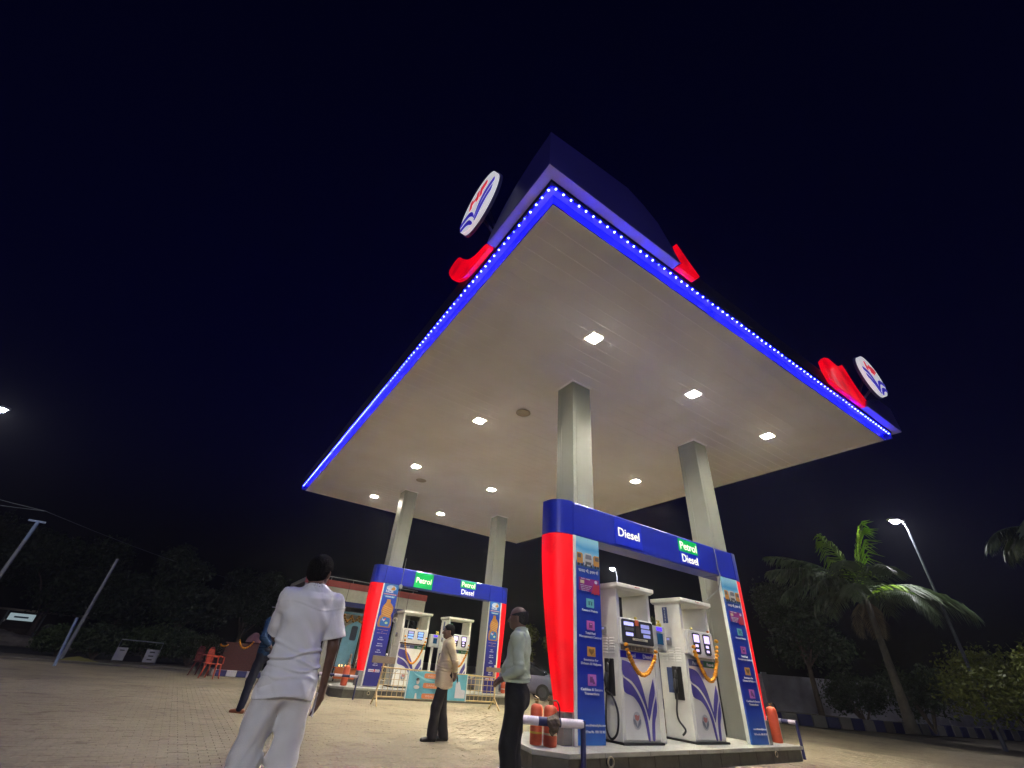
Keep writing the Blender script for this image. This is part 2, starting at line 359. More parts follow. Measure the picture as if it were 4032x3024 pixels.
# red lit swooshes
MB().prism([(2.61,7.25),(2.87,7.56),(2.74,7.99),(3.02,7.70),(3.30,7.45),(3.12,7.25)], 'y', -0.30, -0.20).build('red_swoosh', M_redfas, canopy, world=True, bevel=0.01)
MB().prism([(8.27,7.30),(8.14,7.60),(8.17,7.88),(8.45,8.12),(8.72,8.22),(9.15,8.20),(9.40,8.28),(9.62,8.46),(9.74,8.30),(9.88,8.05),(10.05,7.82),(10.30,7.64),(10.62,7.47),(10.25,7.28),(9.4,7.26),(8.6,7.26)], 'y', -0.30, -0.20).build('red_swoosh', M_redfas, canopy, world=True, bevel=0.01)
MB().prism(spl([(1.44,7.26),(1.50,7.42),(1.68,7.53),(2.0,7.60),(2.33,7.78),(2.68,8.14),(2.98,8.46),(3.39,8.42),(3.18,8.0),(2.85,7.62),(2.42,7.34),(2.0,7.28)], 3), 'x', -0.30, -0.20).build('red_swoosh', M_redfas, canopy, world=True, bevel=0.01)
# LED strips: a slim channel with single lenses
lens = MB(); lens.ball((0,0,0), 0.0165, 8, 5)
lens_me = None
def led_strip(ax):
    global lens_me
    if ax == 'x': ch = MB().box(-0.17, W+0.12, -0.165, -0.140, H+.160, H+.225)
    else: ch = MB().box(-0.165, -0.140, -0.15, D+0.12, H+.160, H+.225)
    ch = ch.build('led_strip', M_navy, canopy, world=True)
    L = W if ax == 'x' else D; k = 0; s = 0.155
    q = wloc(ch)
    pos = -0.07
    while pos < L+0.05:
        if lens_me is None:
            o = lens.build('led', M_led, ch, smooth='all'); lens_me = o.data
        else:
            o = bpy.data.objects.new('led', lens_me); col.objects.link(o); o.parent = ch
        P = Vector((pos, -0.148, H+.156)) if ax == 'x' else Vector((-0.148, pos, H+.156))
        if rnd.random() < .05: o.material_slots[0].link = 'OBJECT'; o.material_slots[0].material = M_led_dim
        P += Vector((rnd.uniform(-.004,.004), rnd.uniform(-.003,.003), rnd.uniform(-.006,.004)))
        o.location = P-q
        pos += s*(1+rnd.uniform(-.05,.05)); k += 1
        if k % 33 == 0: pos += rnd.choice((0.05, -0.06))
led_strip('x'); led_strip('y')
# columns
for cx in CX:
    for cyy in CY:
        m = MB(); z0, z1 = 0.0, H+0.02
        m.box(cx+.012, cx+CW-.012, cyy+.012, cyy+CW-.012, z0, z1)
        c = m.build('column', M_dark, canopy, world=True)
        m = MB(); a, b = 0.012, 0.10
        for (x0, x1, y0, y1) in ((cx+.102, cx+CW, cyy, cyy+a), (cx, cx+.096, cyy, cyy+a), (cx, cx+a, cyy+a+.001, cyy+.40), (cx, cx+a, cyy+.406, cyy+CW),
            (cx+CW-a, cx+CW, cyy+a+.001, cyy+CW-a-.001), (cx+a+.001, cx+CW, cyy+CW-a, cyy+CW)):
            m.box(x0, x1, y0, y1, z0, z1-0.02)
        m.build('cladding', M_col, c, world=True)
        MB().box(cx-.03, cx+CW+.03, cyy-.03, cyy+CW+.03, H-.035, H-.003).build('collar', M_soffit, c, world=True)
# lamps under the soffit: things of their own
LX = (2.63, 5.93, 9.2); LY = (1.86, 6.64, 11.24, 15.9)
rown = ('front', 'second', 'third', 'rearmost'); coln = ('left', 'middle', 'right')
lamp0 = None
for j, ly in enumerate(LY):
    for i, lx in enumerate(LX):
        lab = 'square soffit floodlight, %s of three in the %s row from the near corner' % (coln[i], rown[j])
        if lamp0 is None:
            t = thing('soffit_lamp', lab, 'lamp', (lx, ly, H-0.014), 0, 'floodlights set in the canopy soffit'); lamp0 = t
            MB().box(-.15, .15, -.15, .15, -.013, .010).build('housing', M_white, t)
            g = MB(); g.prism(rr(-.118,.118,-.118,.118,.025), 'z', -.018, -.014); g.build('lens', M_lamp, t)
        else:
            t = dup(lamp0); t.location = (lx, ly, H-0.014); t['label'] = lab
for k, (x, y) in enumerate(((3.32, 5.40), (3.37, 12.42))):
    t = thing('soffit_cover', ('round beige cover plate on the soffit beyond the nearest column', 'small round cover plate on the soffit before the rear left column')[k], 'cover plate', (x, y, H-0.016), 0, 'round cover plates on the soffit')
    MB().lathe([(0.17,0),(0.20,-.004),(0.205,-.016),(0.19,-.024),(0.14,-.02),(0.01,-.02)][::-1], n=24).build('plate', mat('beige_plate', (.42,.36,.30), .5), t, smooth=True)
# round roof logos: lit discs standing off the fascia
M_disc = mat('lit_white_acrylic', (0.75,0.75,0.78), 0.4, emit=(0.93,0.92,1.0), es=0.42, var=0.04)
M_discblue = mat('blue_logo_print', (0.03,0.02,0.45), 0.4, emit=(0.04,0.02,0.55), es=0.4)
M_discred = mat('red_logo_print', (0.6,0.02,0.04), 0.4, emit=(0.75,0.03,0.06), es=0.5)
def logo(name, label, loc, face, a, b):
    """face 'x': disc faces -x, 'y': faces -y; local coords u (horizontal seen from the front), v up"""
    t = thing(name, label, 'sign', loc, 0, 'round logo signs on the canopy edge')
    def P(pts, d0, d1, nm, m, par=t):
        s = -1 if face == 'x' else 1
        return MB().prism([(s*u*a, v*b) for u, v in pts], 'x' if face == 'x' else 'y', -d1, -d0).build(nm, m, par)
    disc = P(ell(0,0,1,1,40), 0.0, 0.12, 'disc', M_disc)
    P(ell(0,0,1.03,1.03,40), -0.02, 0.04, 'rim', mat('logo_rim', (.05,.05,.2), .4))
    # emblem: two curving leaves that meet in a V, letters above
    P(spl([(-.97,.02),(-.5,.0),(-.18,-.28),(.0,-.80),(-.10,-.62),(-.35,-.30),(-.62,-.17),(-.98,-.14)],5), .121, .135, 'leaf', M_discblue, disc)
    P(spl([(.97,.02),(.5,.0),(.18,-.28),(.0,-.80),(.10,-.62),(.35,-.30),(.62,-.17),(.98,-.14)],5), .121, .135, 'leaf', M_discblue, disc)
    P(spl([(-.92,-.34),(-.62,-.36),(-.3,-.55),(-.06,-.97),(-.16,-.96),(-.36,-.72),(-.62,-.54),(-.84,-.50)],5), .121, .135, 'leaf', M_discblue, disc)
    P(spl([(.92,-.34),(.62,-.36),(.3,-.55),(.06,-.97),(.16,-.96),(.36,-.72),(.62,-.54),(.84,-.50)],5), .121, .135, 'leaf', M_discblue, disc)
    if face == 'y': text('HP', 'letters', M_discred, disc, 0, -.13, .16*b, .62*b, w=1.0*a, bold=.03, depth=.012)
    else: text('HP', 'letters', M_discred, disc, -.13, 0, .16*b, .62*b, w=1.0*a, bold=.03, axis='-x', depth=.012)
    b2 = MB()
    if face == 'x': b2.tube([(0.0,0,-.3),(0.36,0,-.6)], .03, 6); b2.tube([(0.0,0,.2),(0.36,0,-.4)], .03, 6)
    else: b2.tube([(0,0.0,-.3),(0,.36,-.6)], .03, 6); b2.tube([(0,0.0,.2),(0,.36,-.4)], .03, 6)
    b2.build('bracket', M_navy, t)
logo('logo_sign', 'tilted round white logo sign with red letters above the left canopy edge', (-.52, 1.56, 8.42), 'x', .66, .60)
logo('logo_sign', 'round white logo sign with blue leaves above the far right canopy edge', (10.42, -.52, 8.27), 'y', .66, .58)

# ------------------------------------------------------------------ islands
def island(label, x0, x1, y0, y1, ch, h):
    t = thing('pump_island', label, 'kerb island', ((x0+x1)/2, (y0[0]+y1)/2, 0), 0, 'raised pump islands')
    P = [(x0,y0[0]+ch+.05),(x0+ch,y0[0]),(x1-.04,y0[1]),(x1,y0[1]+.04),(x1,y1-.04),(x1-.04,y1),(x0+ch*3.4,y1),(x0+ch*.5,y1-(y1-y0[0])*.5)]
    inner = [((p[0]-(x0+x1)/2)*.99+(x0+x1)/2, (p[1]-(y0[0]+y1)/2)*.97+(y0[0]+y1)/2) for p in P]
    MB().prism(inner, 'z', 0, h-.055).build('core', M_islside, t, world=True)
    # stone facing slabs along near side and left end
    def slabs(a, b, n):
        a = Vector((*a, 0)); b = Vector((*b, 0)); d = (b-a)/n; u = d.normalized(); nn = Vector((u.y, -u.x, 0))
        for k in range(n):
            p, q = a+d*k+u*.004, a+d*(k+1)-u*.004
            m = MB(); pts = [p+nn*.0, q, q-nn*.03, p-nn*.03]
            m.prism([(v.x, v.y) for v in pts], 'z', 0, h-.06).build('facing_slab', M_islside, t, world=True).location.z = rnd.uniform(-.002,.002)
    slabs(P[1], P[2], 11); slabs(P[0], P[1], 1); slabs(P[7], P[0], 3); slabs(P[3], P[4], 3)
    # top coping in slabs
    n = 7; yy = lambda x: y0[0]+(y0[1]-y0[0])*max(0, min(1, (x-x0-ch)/(x1-x0-ch)))
    for k in range(n):
        a = x0+(x1-x0)*k/n+.002; b = x0+(x1-x0)*(k+1)/n-.002
        lo = .025
        if k == 0: pts = [(a-lo, y0[0]+ch+.05),(a+ch-lo*.3,y0[0]-lo),(b,yy(b)-lo),(b,y1+lo),(b-.02,y1+lo),(P[7][0]-lo,P[7][1]),(a-lo,y0[0]+ch+.06)]
        else: pts = [(a,yy(a)-lo),(b+(lo if k==n-1 else 0),yy(b)-lo),(b+(lo if k==n-1 else 0),y1+lo),(a,y1+lo)]
        MB().prism(pts, 'z', h-.055, h).build('coping_slab', M_isltop, t, world=True, bevel=.006)
    return t
IA = island('near dark stone pump island with pale top, under the big diesel gantry', 2.08, 8.86, (2.40, 2.80), 4.25, .30, .245)
IB = island('far pump island with dark sides behind the yellow barricade', 2.02, 9.3, (12.45, 12.75), 14.9, .30, .27)
for k, (par, x, y, z) in enumerate(((IA, 3.13, 2.44, .15), (IA, 7.75, 2.75, .14), (IB, 3.1, 12.49, .15))):
    lab = ('round pipe end in the near island side, below the blue trucks poster', 'small pipe end near the right end of the near island', 'pipe ring in the far island side left of the barricade')[k]
    t = thing('pipe_end', lab, 'pipe', (x, y-.01, z), 0, 'pipe ends in the island sides')
    m = MB(); n = 20; R0, r0_ = (.052, .012) if k == 0 else (.04, .01)
    ring = [(R0*math.cos(2*math.pi*i/n), -.03, R0*math.sin(2*math.pi*i/n)) for i in range(n+1)]
    m.tube(ring, r0_, 8, cap=False); m.build('rim', mat('worn_brass', (.36,.32,.22), .5, dirt=.4), t, smooth='all')
    MB().prism(ell(0,0,R0,R0,16), 'y', -.012, .03).build('bore', M_dark, t)

# ------------------------------------------------------------------ gantries (blue portal with posters and red light panels)
PLAN = [(0,0),(.10,.012),(.2,.04),(.27,.085),(.325,.14),(.35,.20),(.36,.27),(.36,.44)]
def sky_print(name, zt, kind):
    m = bpy.data.materials.new(name); m.use_nodes = True; n = m.node_tree; b = n.nodes['Principled BSDF']; b.inputs['Roughness'].default_value = .35
    tc = n.nodes.new('ShaderNodeTexCoord'); sp = n.nodes.new('ShaderNodeSeparateXYZ'); n.links.new(tc.outputs['Generated'], sp.inputs[0])
    no = n.nodes.new('ShaderNodeTexNoise'); no.inputs['Scale'].default_value = 3.0; no.inputs['Detail'].default_value = 4
    n.links.new(tc.outputs['Object'], no.inputs['Vector'])
    ad = n.nodes.new('ShaderNodeMath'); ad.operation = 'MULTIPLY_ADD'; ad.inputs[1].default_value = .05 if kind == 'A' else .02
    n.links.new(no.outputs['Fac'], ad.inputs[0]); n.links.new(sp.outputs['Z'], ad.inputs[2])
    r = n.nodes.new('ShaderNodeValToRGB'); e = r.color_ramp.elements
    if kind == 'A': st = [(0,(.02,.12,.42)),(.18,(.015,.05,.36)),(.35,(.008,.02,.30)),(.80,(.012,.05,.36)),(.875,(.03,.10,.40)),(.885,(.45,.60,.62)),(.925,(.25,.50,.62)),(.96,(.05,.30,.55)),(1.0,(.25,.50,.62))]
    else: st = [(0,(.018,.015,.14)),(.35,(.022,.02,.20)),(.6,(.015,.03,.33)),(.85,(.012,.05,.40)),(.97,(.02,.16,.50)),(1.0,(.03,.14,.45))]
    e[0].position, e[0].color = st[0][0], (*st[0][1],1); e[1].position, e[1].color = st[-1][0], (*st[-1][1],1)
    for p, c in st[1:-1]:
        q = e.new(p); q.color = (*c,1)
    n.links.new(ad.outputs[0], r.inputs['Fac']); n.links.new(r.outputs['Color'], b.inputs['Base Color'])
    return m
PMA = sky_print('fleet_card_poster_print', 1, 'A'); PMB = sky_print('oil_poster_print', 1, 'B')
def flat(c, nm): return mat(nm, c, .4, var=.05)
def gantry(kind, label, xe0, xe1, xp, yf, z0, zb0, zb1, zr):
    """xe0/xe1 outer edges of straight part, xp poster spans, yf front plane, zb beam, zr bottom of red panels"""
    t = thing('blue_gantry', label, 'gantry', ((xe0+xe1)/2, yf+.2, z0), 0, 'blue portal gantries over the pump islands')
    dp = .44
    seams = [xe0, xe1] if kind == 'A' else [xe0, xp[0][1]+.03, xe1-.62, xe1]
    if kind == 'A': seams = [xe0, xe1-.66, xe1]
    for a, b in zip(seams[:-1], seams[1:]):
        MB().box(a+.004, b-.004, yf, yf+dp, zb0, zb1).build('beam_panel', M_blue, t, world=True, bevel=.02)
    MB().box(xe0+.02, xe1-.02, yf+.03, yf+dp-.03, zb0+.03, zb1-.03).build('beam_core', M_navy, t, world=True)
    for s, xe in ((-1, xe0), (1, xe1)):
        pts = [(xe+s*(e+.004), yf+d) for e, d in PLAN]+[(xe+s*.004, yf+.44)]
        MB().prism(pts, 'z', zb0-.004, zb1+.004).build('beam_end', M_blue, t, world=True, smooth=True)
        # red tapering light panel
        m = MB(); n = 22; rows = []
        for k in range(n+1):
            tt = k/n; z = zb0-.012-(zb0-.012-zr)*tt; fct = 1-.50*tt**1.7
            rows.append([(xe+s*(e*fct), yf+.006+d*fct, z) for e, d in PLAN]+[(xe+s*.004, yf+.006+.44*fct, z)])
        L = len(rows[0]); vs = [p for q in rows for p in q]
        fs = [(i*L+j, i*L+(j+1) % L, (i+1)*L+(j+1) % L, (i+1)*L+j) for i in range(n) for j in range(L)]
        fs += [tuple(range(L)), tuple(n*L+j for j in range(L))]
        m.add(vs, fs).build('red_light_panel', M_red, t, world=True, smooth=True)
        MB().box(min(xe, xe+s*.17), max(xe, xe+s*.17), yf+.03, yf+.30, z0, zr-.01).build('panel_plinth', mat('galvanised_plinth', (.26,.26,.26), .45, metal=.5, dirt=.5), t, world=True, bevel=.008)
    for pi, (a, b) in enumerate(xp):
        # white trim and side cheek, poster board
        tr0, tr1 = (xe0+.004, a-.004) if pi == 0 else (b+.004, xe1-.004)
        MB().box(min(tr0,tr1), max(tr0,tr1)+.001, yf-.004, yf+.30, z0, zb0-.006).build('white_trim', M_white, t, world=True)
        MB().box(a, b, yf+.03, yf+.10, z0+.01, zb0-.008).build('poster_frame', M_white, t, world=True)
        board = MB().box(a, b, yf-.006, yf+.028, z0+.012, zb0-.008).build('poster', PMA if kind == 'A' else PMB, t, world=True)
        W_ = b-a; q = wloc(board); ox, oy, oz = -q.x, -q.y, -q.z
        y_ = yf-.010; hh = zb0-z0
        def S(pts, nm, m, d=.004, lift=0.0):
            MB().prism([(a+W_*u, z0+hh*v) for u, v in pts], 'y', y_-d-lift, y_-lift).build(nm, m, board, world=True)
        def T(s_, u, v, size, w_, m=M_print, bold=.02, lift=.004):
            text(s_, 'lettering', m, board, a+W_*u+ox, y_-lift+oy, z0+hh*v+oz, size, w=w_*W_, bold=bold)
        if kind == 'A':
            # lorries on the skyline
            S([(0,.825),(1,.825),(1,.842),(.72,.85),(.3,.85),(0,.842)], 'road_print', flat((.05,.12,.25),'road_print'))
            S([(.02,.842),(.27,.842),(.27,.895),(.22,.903),(.02,.903)], 'lorry_print', flat((.55,.25,.04),'orange_cab'), lift=.001)
            S([(.04,.872),(.18,.872),(.18,.895),(.04,.895)], 'lorry_print', flat((.12,.10,.09),'cab_glass'), lift=.006)
            S([(.32,.835),(.68,.835),(.68,.892),(.62,.907),(.38,.907),(.32,.892)], 'lorry_print', flat((.48,.47,.45),'white_cab'), lift=.002)
            S([(.37,.873),(.64,.873),(.62,.898),(.39,.898)], 'lorry_print', flat((.16,.17,.19),'cab_glass2'), lift=.007)
            S([(.38,.842),(.62,.842),(.62,.858),(.38,.858)], 'lorry_print', flat((.10,.10,.10),'grille'), lift=.007)
            S([(.73,.842),(.98,.842),(.98,.903),(.78,.903),(.73,.895)], 'lorry_print', flat((.55,.25,.04),'orange_cab'), lift=.001)
            S([(.80,.872),(.96,.872),(.96,.895),(.80,.895)], 'lorry_print', flat((.12,.10,.09),'cab_glass'), lift=.006)
            for u in (.06,.2,.37,.6,.78,.9): S(ell(u+.02,.836,.035,.0075,10), 'wheel_print', flat((.02,.02,.02),'tyre_print'), lift=.009)
            T('\u092b\u093e\u092f\u0926\u093e \u092d\u0940, \u0907\u0928\u093e\u092e \u092d\u0940', .5, .796, .065, .84, bold=.015)
            card = flat((.27,.02,.20),'card_magenta')
            S(rr(.09,.93,.695,.765,.006), 'bank_card', card)
            S([(.60,.683),(.68,.690),(.74,.682),(.84,.688),(.95,.684),(.96,.742),(.84,.735),(.72,.742)], 'card_flame', flat((.42,.03,.06),'card_red'), lift=.001)
            S(rr(.14,.30,.733,.750,.004), 'card_chip', flat((.62,.52,.30),'card_chip'), lift=.006)
            S(ell(.80,.752,.06,.009,14), 'card_emblem', M_print, lift=.006)
            T('FLEET CARD', .36, .757, .022, .38, lift=.008)
            for k in range(4): T('XXXX XXXX XXXX'[:14-2*k], .38-.015*k, .722-.009*k, .016, .48-.06*k, lift=.006)
            ic = [(.612,.658,(.16,.50,.48),['Reward Points'],[.64]), (.500,.545,(.50,.12,.45),['Total Fuel','Management Control'],[.40,.88]),
                  (.375,.420,(.60,.30,.06),['Insurance for','Drivers & Helpers'],[.56,.78]), (.245,.295,(.45,.14,.48),['Cashless & Secure','Transactions'],[.82,.56])]
            for k, (v0, v1, c, ls, ws) in enumerate(ic):
                S(rr(.38,.70,v0,v1,.006), 'icon', flat(c,'icon_tile_%d' % k))
                dk = flat((c[0]*.35,c[1]*.35,c[2]*.4),'icon_glyph_%d' % k)
                if k == 0:
                    for uu in (.47,.57): S([(uu,v0+.012),(uu+.05,v0+.012),(uu+.05,v0+.028),(uu,v0+.028)], 'icon_glyph', dk, lift=.005)
                    S([(.45,v0+.029),(.64,v0+.029),(.64,v0+.032),(.45,v0+.032)], 'icon_glyph', dk, lift=.005)
                elif k == 1:
                    S([(.47,v0+.010),(.60,v0+.010),(.60,v1-.010),(.47,v1-.010)], 'icon_glyph', dk, lift=.005)
                    S([(.50,v0+.026),(.57,v0+.026),(.57,v1-.014),(.50,v1-.014)], 'icon_glyph', flat((.6,.3,.55),'icon_window'), lift=.009)
                elif k == 2: S([(.54,v0+.008),(.64,v0+.024),(.64,v1-.009),(.54,v1-.012),(.44,v1-.009),(.44,v0+.024)], 'icon_glyph', dk, lift=.005)
                else:
                    S([(.46,v0+.014),(.56,v0+.014),(.56,v1-.010),(.46,v1-.010)], 'icon_glyph', dk, lift=.005)
                    S([(.58,v0+.008),(.65,v0+.010),(.58,v1-.018),(.54,v1-.020)], 'icon_glyph', dk, lift=.005)
                for li, (l_, w_) in enumerate(zip(ls, ws)): T(l_, .52, v0-.021-.0175*li, .045, w_)
            T('www.drivetrackplus.com', .60, .078, .042, .80); T('Toll Free No. 1800 103 9811', .60, .052, .042, .82)
        else:
            S(ell(.5,.955,.34,.030,20), 'round_badge', flat((.45,.55,.68),'badge_pale'))
            S(spl([(.5,.935),(.52,.955),(.60,.962),(.64,.985),(.70,.965),(.78,.955),(.74,.935)],3), 'flame_print', flat((.62,.27,.06),'orange_print'), lift=.005)
            S([(.18,.938),(.45,.935),(.42,.952),(.30,.948),(.20,.956)], 'chequer_print', M_print, lift=.005)
            T('RACER', .42, .905, .11, .52, bold=.03)
            S([(.06,.882),(.94,.882),(.94,.893),(.06,.893)], 'red_band', flat((.50,.10,.10),'dull_red_band'))
            T('SYNTHETIC ENGINE OIL', .5, .8835, .03, .8, lift=.006)
            S([(.2,.852),(.8,.852),(.88,.872),(.12,.872)], 'blue_ribbon', flat((.12,.40,.60),'ribbon_blue'))
            T('PREMIUM', .5, .857, .04, .5, lift=.006)
            # oil bottle
            bp_ = [(.38,.836),(.62,.836),(.64,.800),(.78,.785),(.90,.755),(.90,.71),(.82,.675),(.92,.64),(.95,.58),(.90,.55),(.12,.55),(.06,.585),(.10,.65),(.20,.67),(.14,.71),(.20,.76),(.36,.80)]
            orange = flat((.45,.20,.045),'oil_bottle_print')
            S(bp_, 'bottle_print', orange)
            for k in range(5): S([(.24,.760-.02*k),(.84,.735-.02*k),(.84,.741-.02*k),(.24,.767-.02*k)], 'bottle_rib', flat((.62,.33,.10),'oil_bottle_rib'), lift=.005)
            S([(.26,.56),(.80,.56),(.86,.60),(.80,.645),(.40,.655),(.22,.63),(.20,.58)], 'bottle_label', flat((.02,.13,.42),'bottle_label_blue'), lift=.006)
            T('hp', .40, .615, .10, .2, lift=.010); S(ell(.62,.595,.10,.012,10), 'label_drop', flat((.4,.6,.3),'label_drop'), lift=.010)
            S(ell(.5,.632,.05,.008,10), 'label_dot', flat((.6,.05,.04),'label_red'), lift=.010)
            for v, s_, w_ in ((.520,'FOR TWO WHEELERS',.70),(.503,'4T',.12),(.487,'20W-40 API SL',.66)): T(s_, .5, v, .032, w_, m=flat((.45,.25,.30),'pink_print'))
            for v, s_, w_ in ((.445,'FUEL',.2),(.425,'EFFICIENCY',.36),(.385,'SMOOTH',.32),(.365,'ENGINE CARE',.40),(.325,'LONG',.2),(.305,'DRAIN LIFE',.36),(.265,'CLEAN',.22),(.245,'PISTONS',.30),(.205,'QUICK',.24),(.185,'PICK UP',.30)): T(s_, .5, v, .040, w_)
            S([(.15,.128),(.85,.128),(.85,.152),(.15,.152)], 'strip', M_print)
            S([(.48,.128),(.56,.128),(.56,.152),(.48,.152)], 'strip_emblem', flat((.6,.05,.04),'label_red'), lift=.005)
            T('POWER', .31, .133, .05, .28, m=flat((.35,.03,.08),'dark_red_print'), lift=.006); T('RACER', .70, .133, .05, .24, m=flat((.35,.03,.08),'dark_red_print'), lift=.006)
    return t
GA = gantry('A', 'tall near blue gantry reading Diesel and Petrol between two lorry posters', 2.90, 7.90, ((2.97,3.52),(7.30,7.86)), 2.88, .245, 3.18, 3.78, .63)
GB = gantry('B', 'far blue gantry with green Petrol square above orange oil bottle posters', 3.13, 8.27, ((3.18,3.73),(7.71,8.21)), 13.42, .27, 3.32, 3.91, .68)
def sign(par, yf, x0, x1, z0, z1, txt, tm, bm_, tw, th):
    q = wloc(par)
    s = MB().box(x0, x1, yf-.012, yf+.002, z0, z1).build('fuel_sign', bm_, par, world=True, bevel=.003)
    text(txt, 'lettering', tm, s, (x0+x1)/2-q.x, yf-.016-q.y, (z0+z1)/2-th*.36-q.z, th, w=tw, bold=.010, depth=.006)
sign(GA, 2.88, 3.98, 4.74, 3.24, 3.72, 'Diesel', M_letter, M_bluesign, .60, .235)
sign(GA, 2.88, 5.92, 6.56, 3.47, 3.73, 'Petrol', M_letter, M_green, .56, .225)
sign(GA, 2.88, 5.92, 6.56, 3.215, 3.467, 'Diesel', M_letter, M_bluesign, .53, .225)
sign(GB, 13.42, 4.28, 5.03, 3.345, 3.87, 'Petrol', M_letter, M_green, .62, .26)
sign(GB, 13.42, 6.25, 6.94, 3.62, 3.88, 'Petrol', M_letter, M_green, .60, .25)
sign(GB, 13.42, 6.25, 6.94, 3.345, 3.612, 'Diesel', M_letter, M_bluesign, .57, .25)
# cables hanging from the beams
t = thing('hanging_cable', 'thin cable with pulley hanging from the far gantry beam beside the oil poster', 'cable', (3.76, 13.34, 4.0))
m = MB(); m.tube([(0,0,.25),(0,0,-.72),(.02,0,-1.4),(.04,0,-1.75)], .008, 6); m.tube([(.06,-.02,-1.85),(.05,-.02,-2.3),(.10,0,-2.9),(.3,.1,-3.4),(.55,.15,-3.25)], .012, 6); m.build('line', M_galv, t)
m = MB(); m.lathe([(.02,-.02),(.07,-.02),(.07,.02),(.02,.02)], (0,0,0), 14); o = m.build('pulley', M_steel, t, smooth=True); o.rotation_euler = (R(90),0,0); o.location = (0,0,-.72)
m = MB(); m.tube([(.07*math.cos(k*math.pi/6),0,.07*math.sin(k*math.pi/6)) for k in range(13)], .017, 6, cap=False); o = m.build('ring', mat('cream_ring', (.6,.58,.42), .5), t); o.location = (.04,0,-1.80)
t = thing('hanging_cable', 'grey cable running down the right column of the near gantry', 'cable', (7.2, 2.86, 3.8))
MB().tube([(-.02,.0,.02),(0,-.012,-.2),(-.01,-.012,-.5),(.03,-.01,-.62),(.05,.1,-.9),(.02,.42,-1.1)], .011, 6).build('line', M_galv, t)

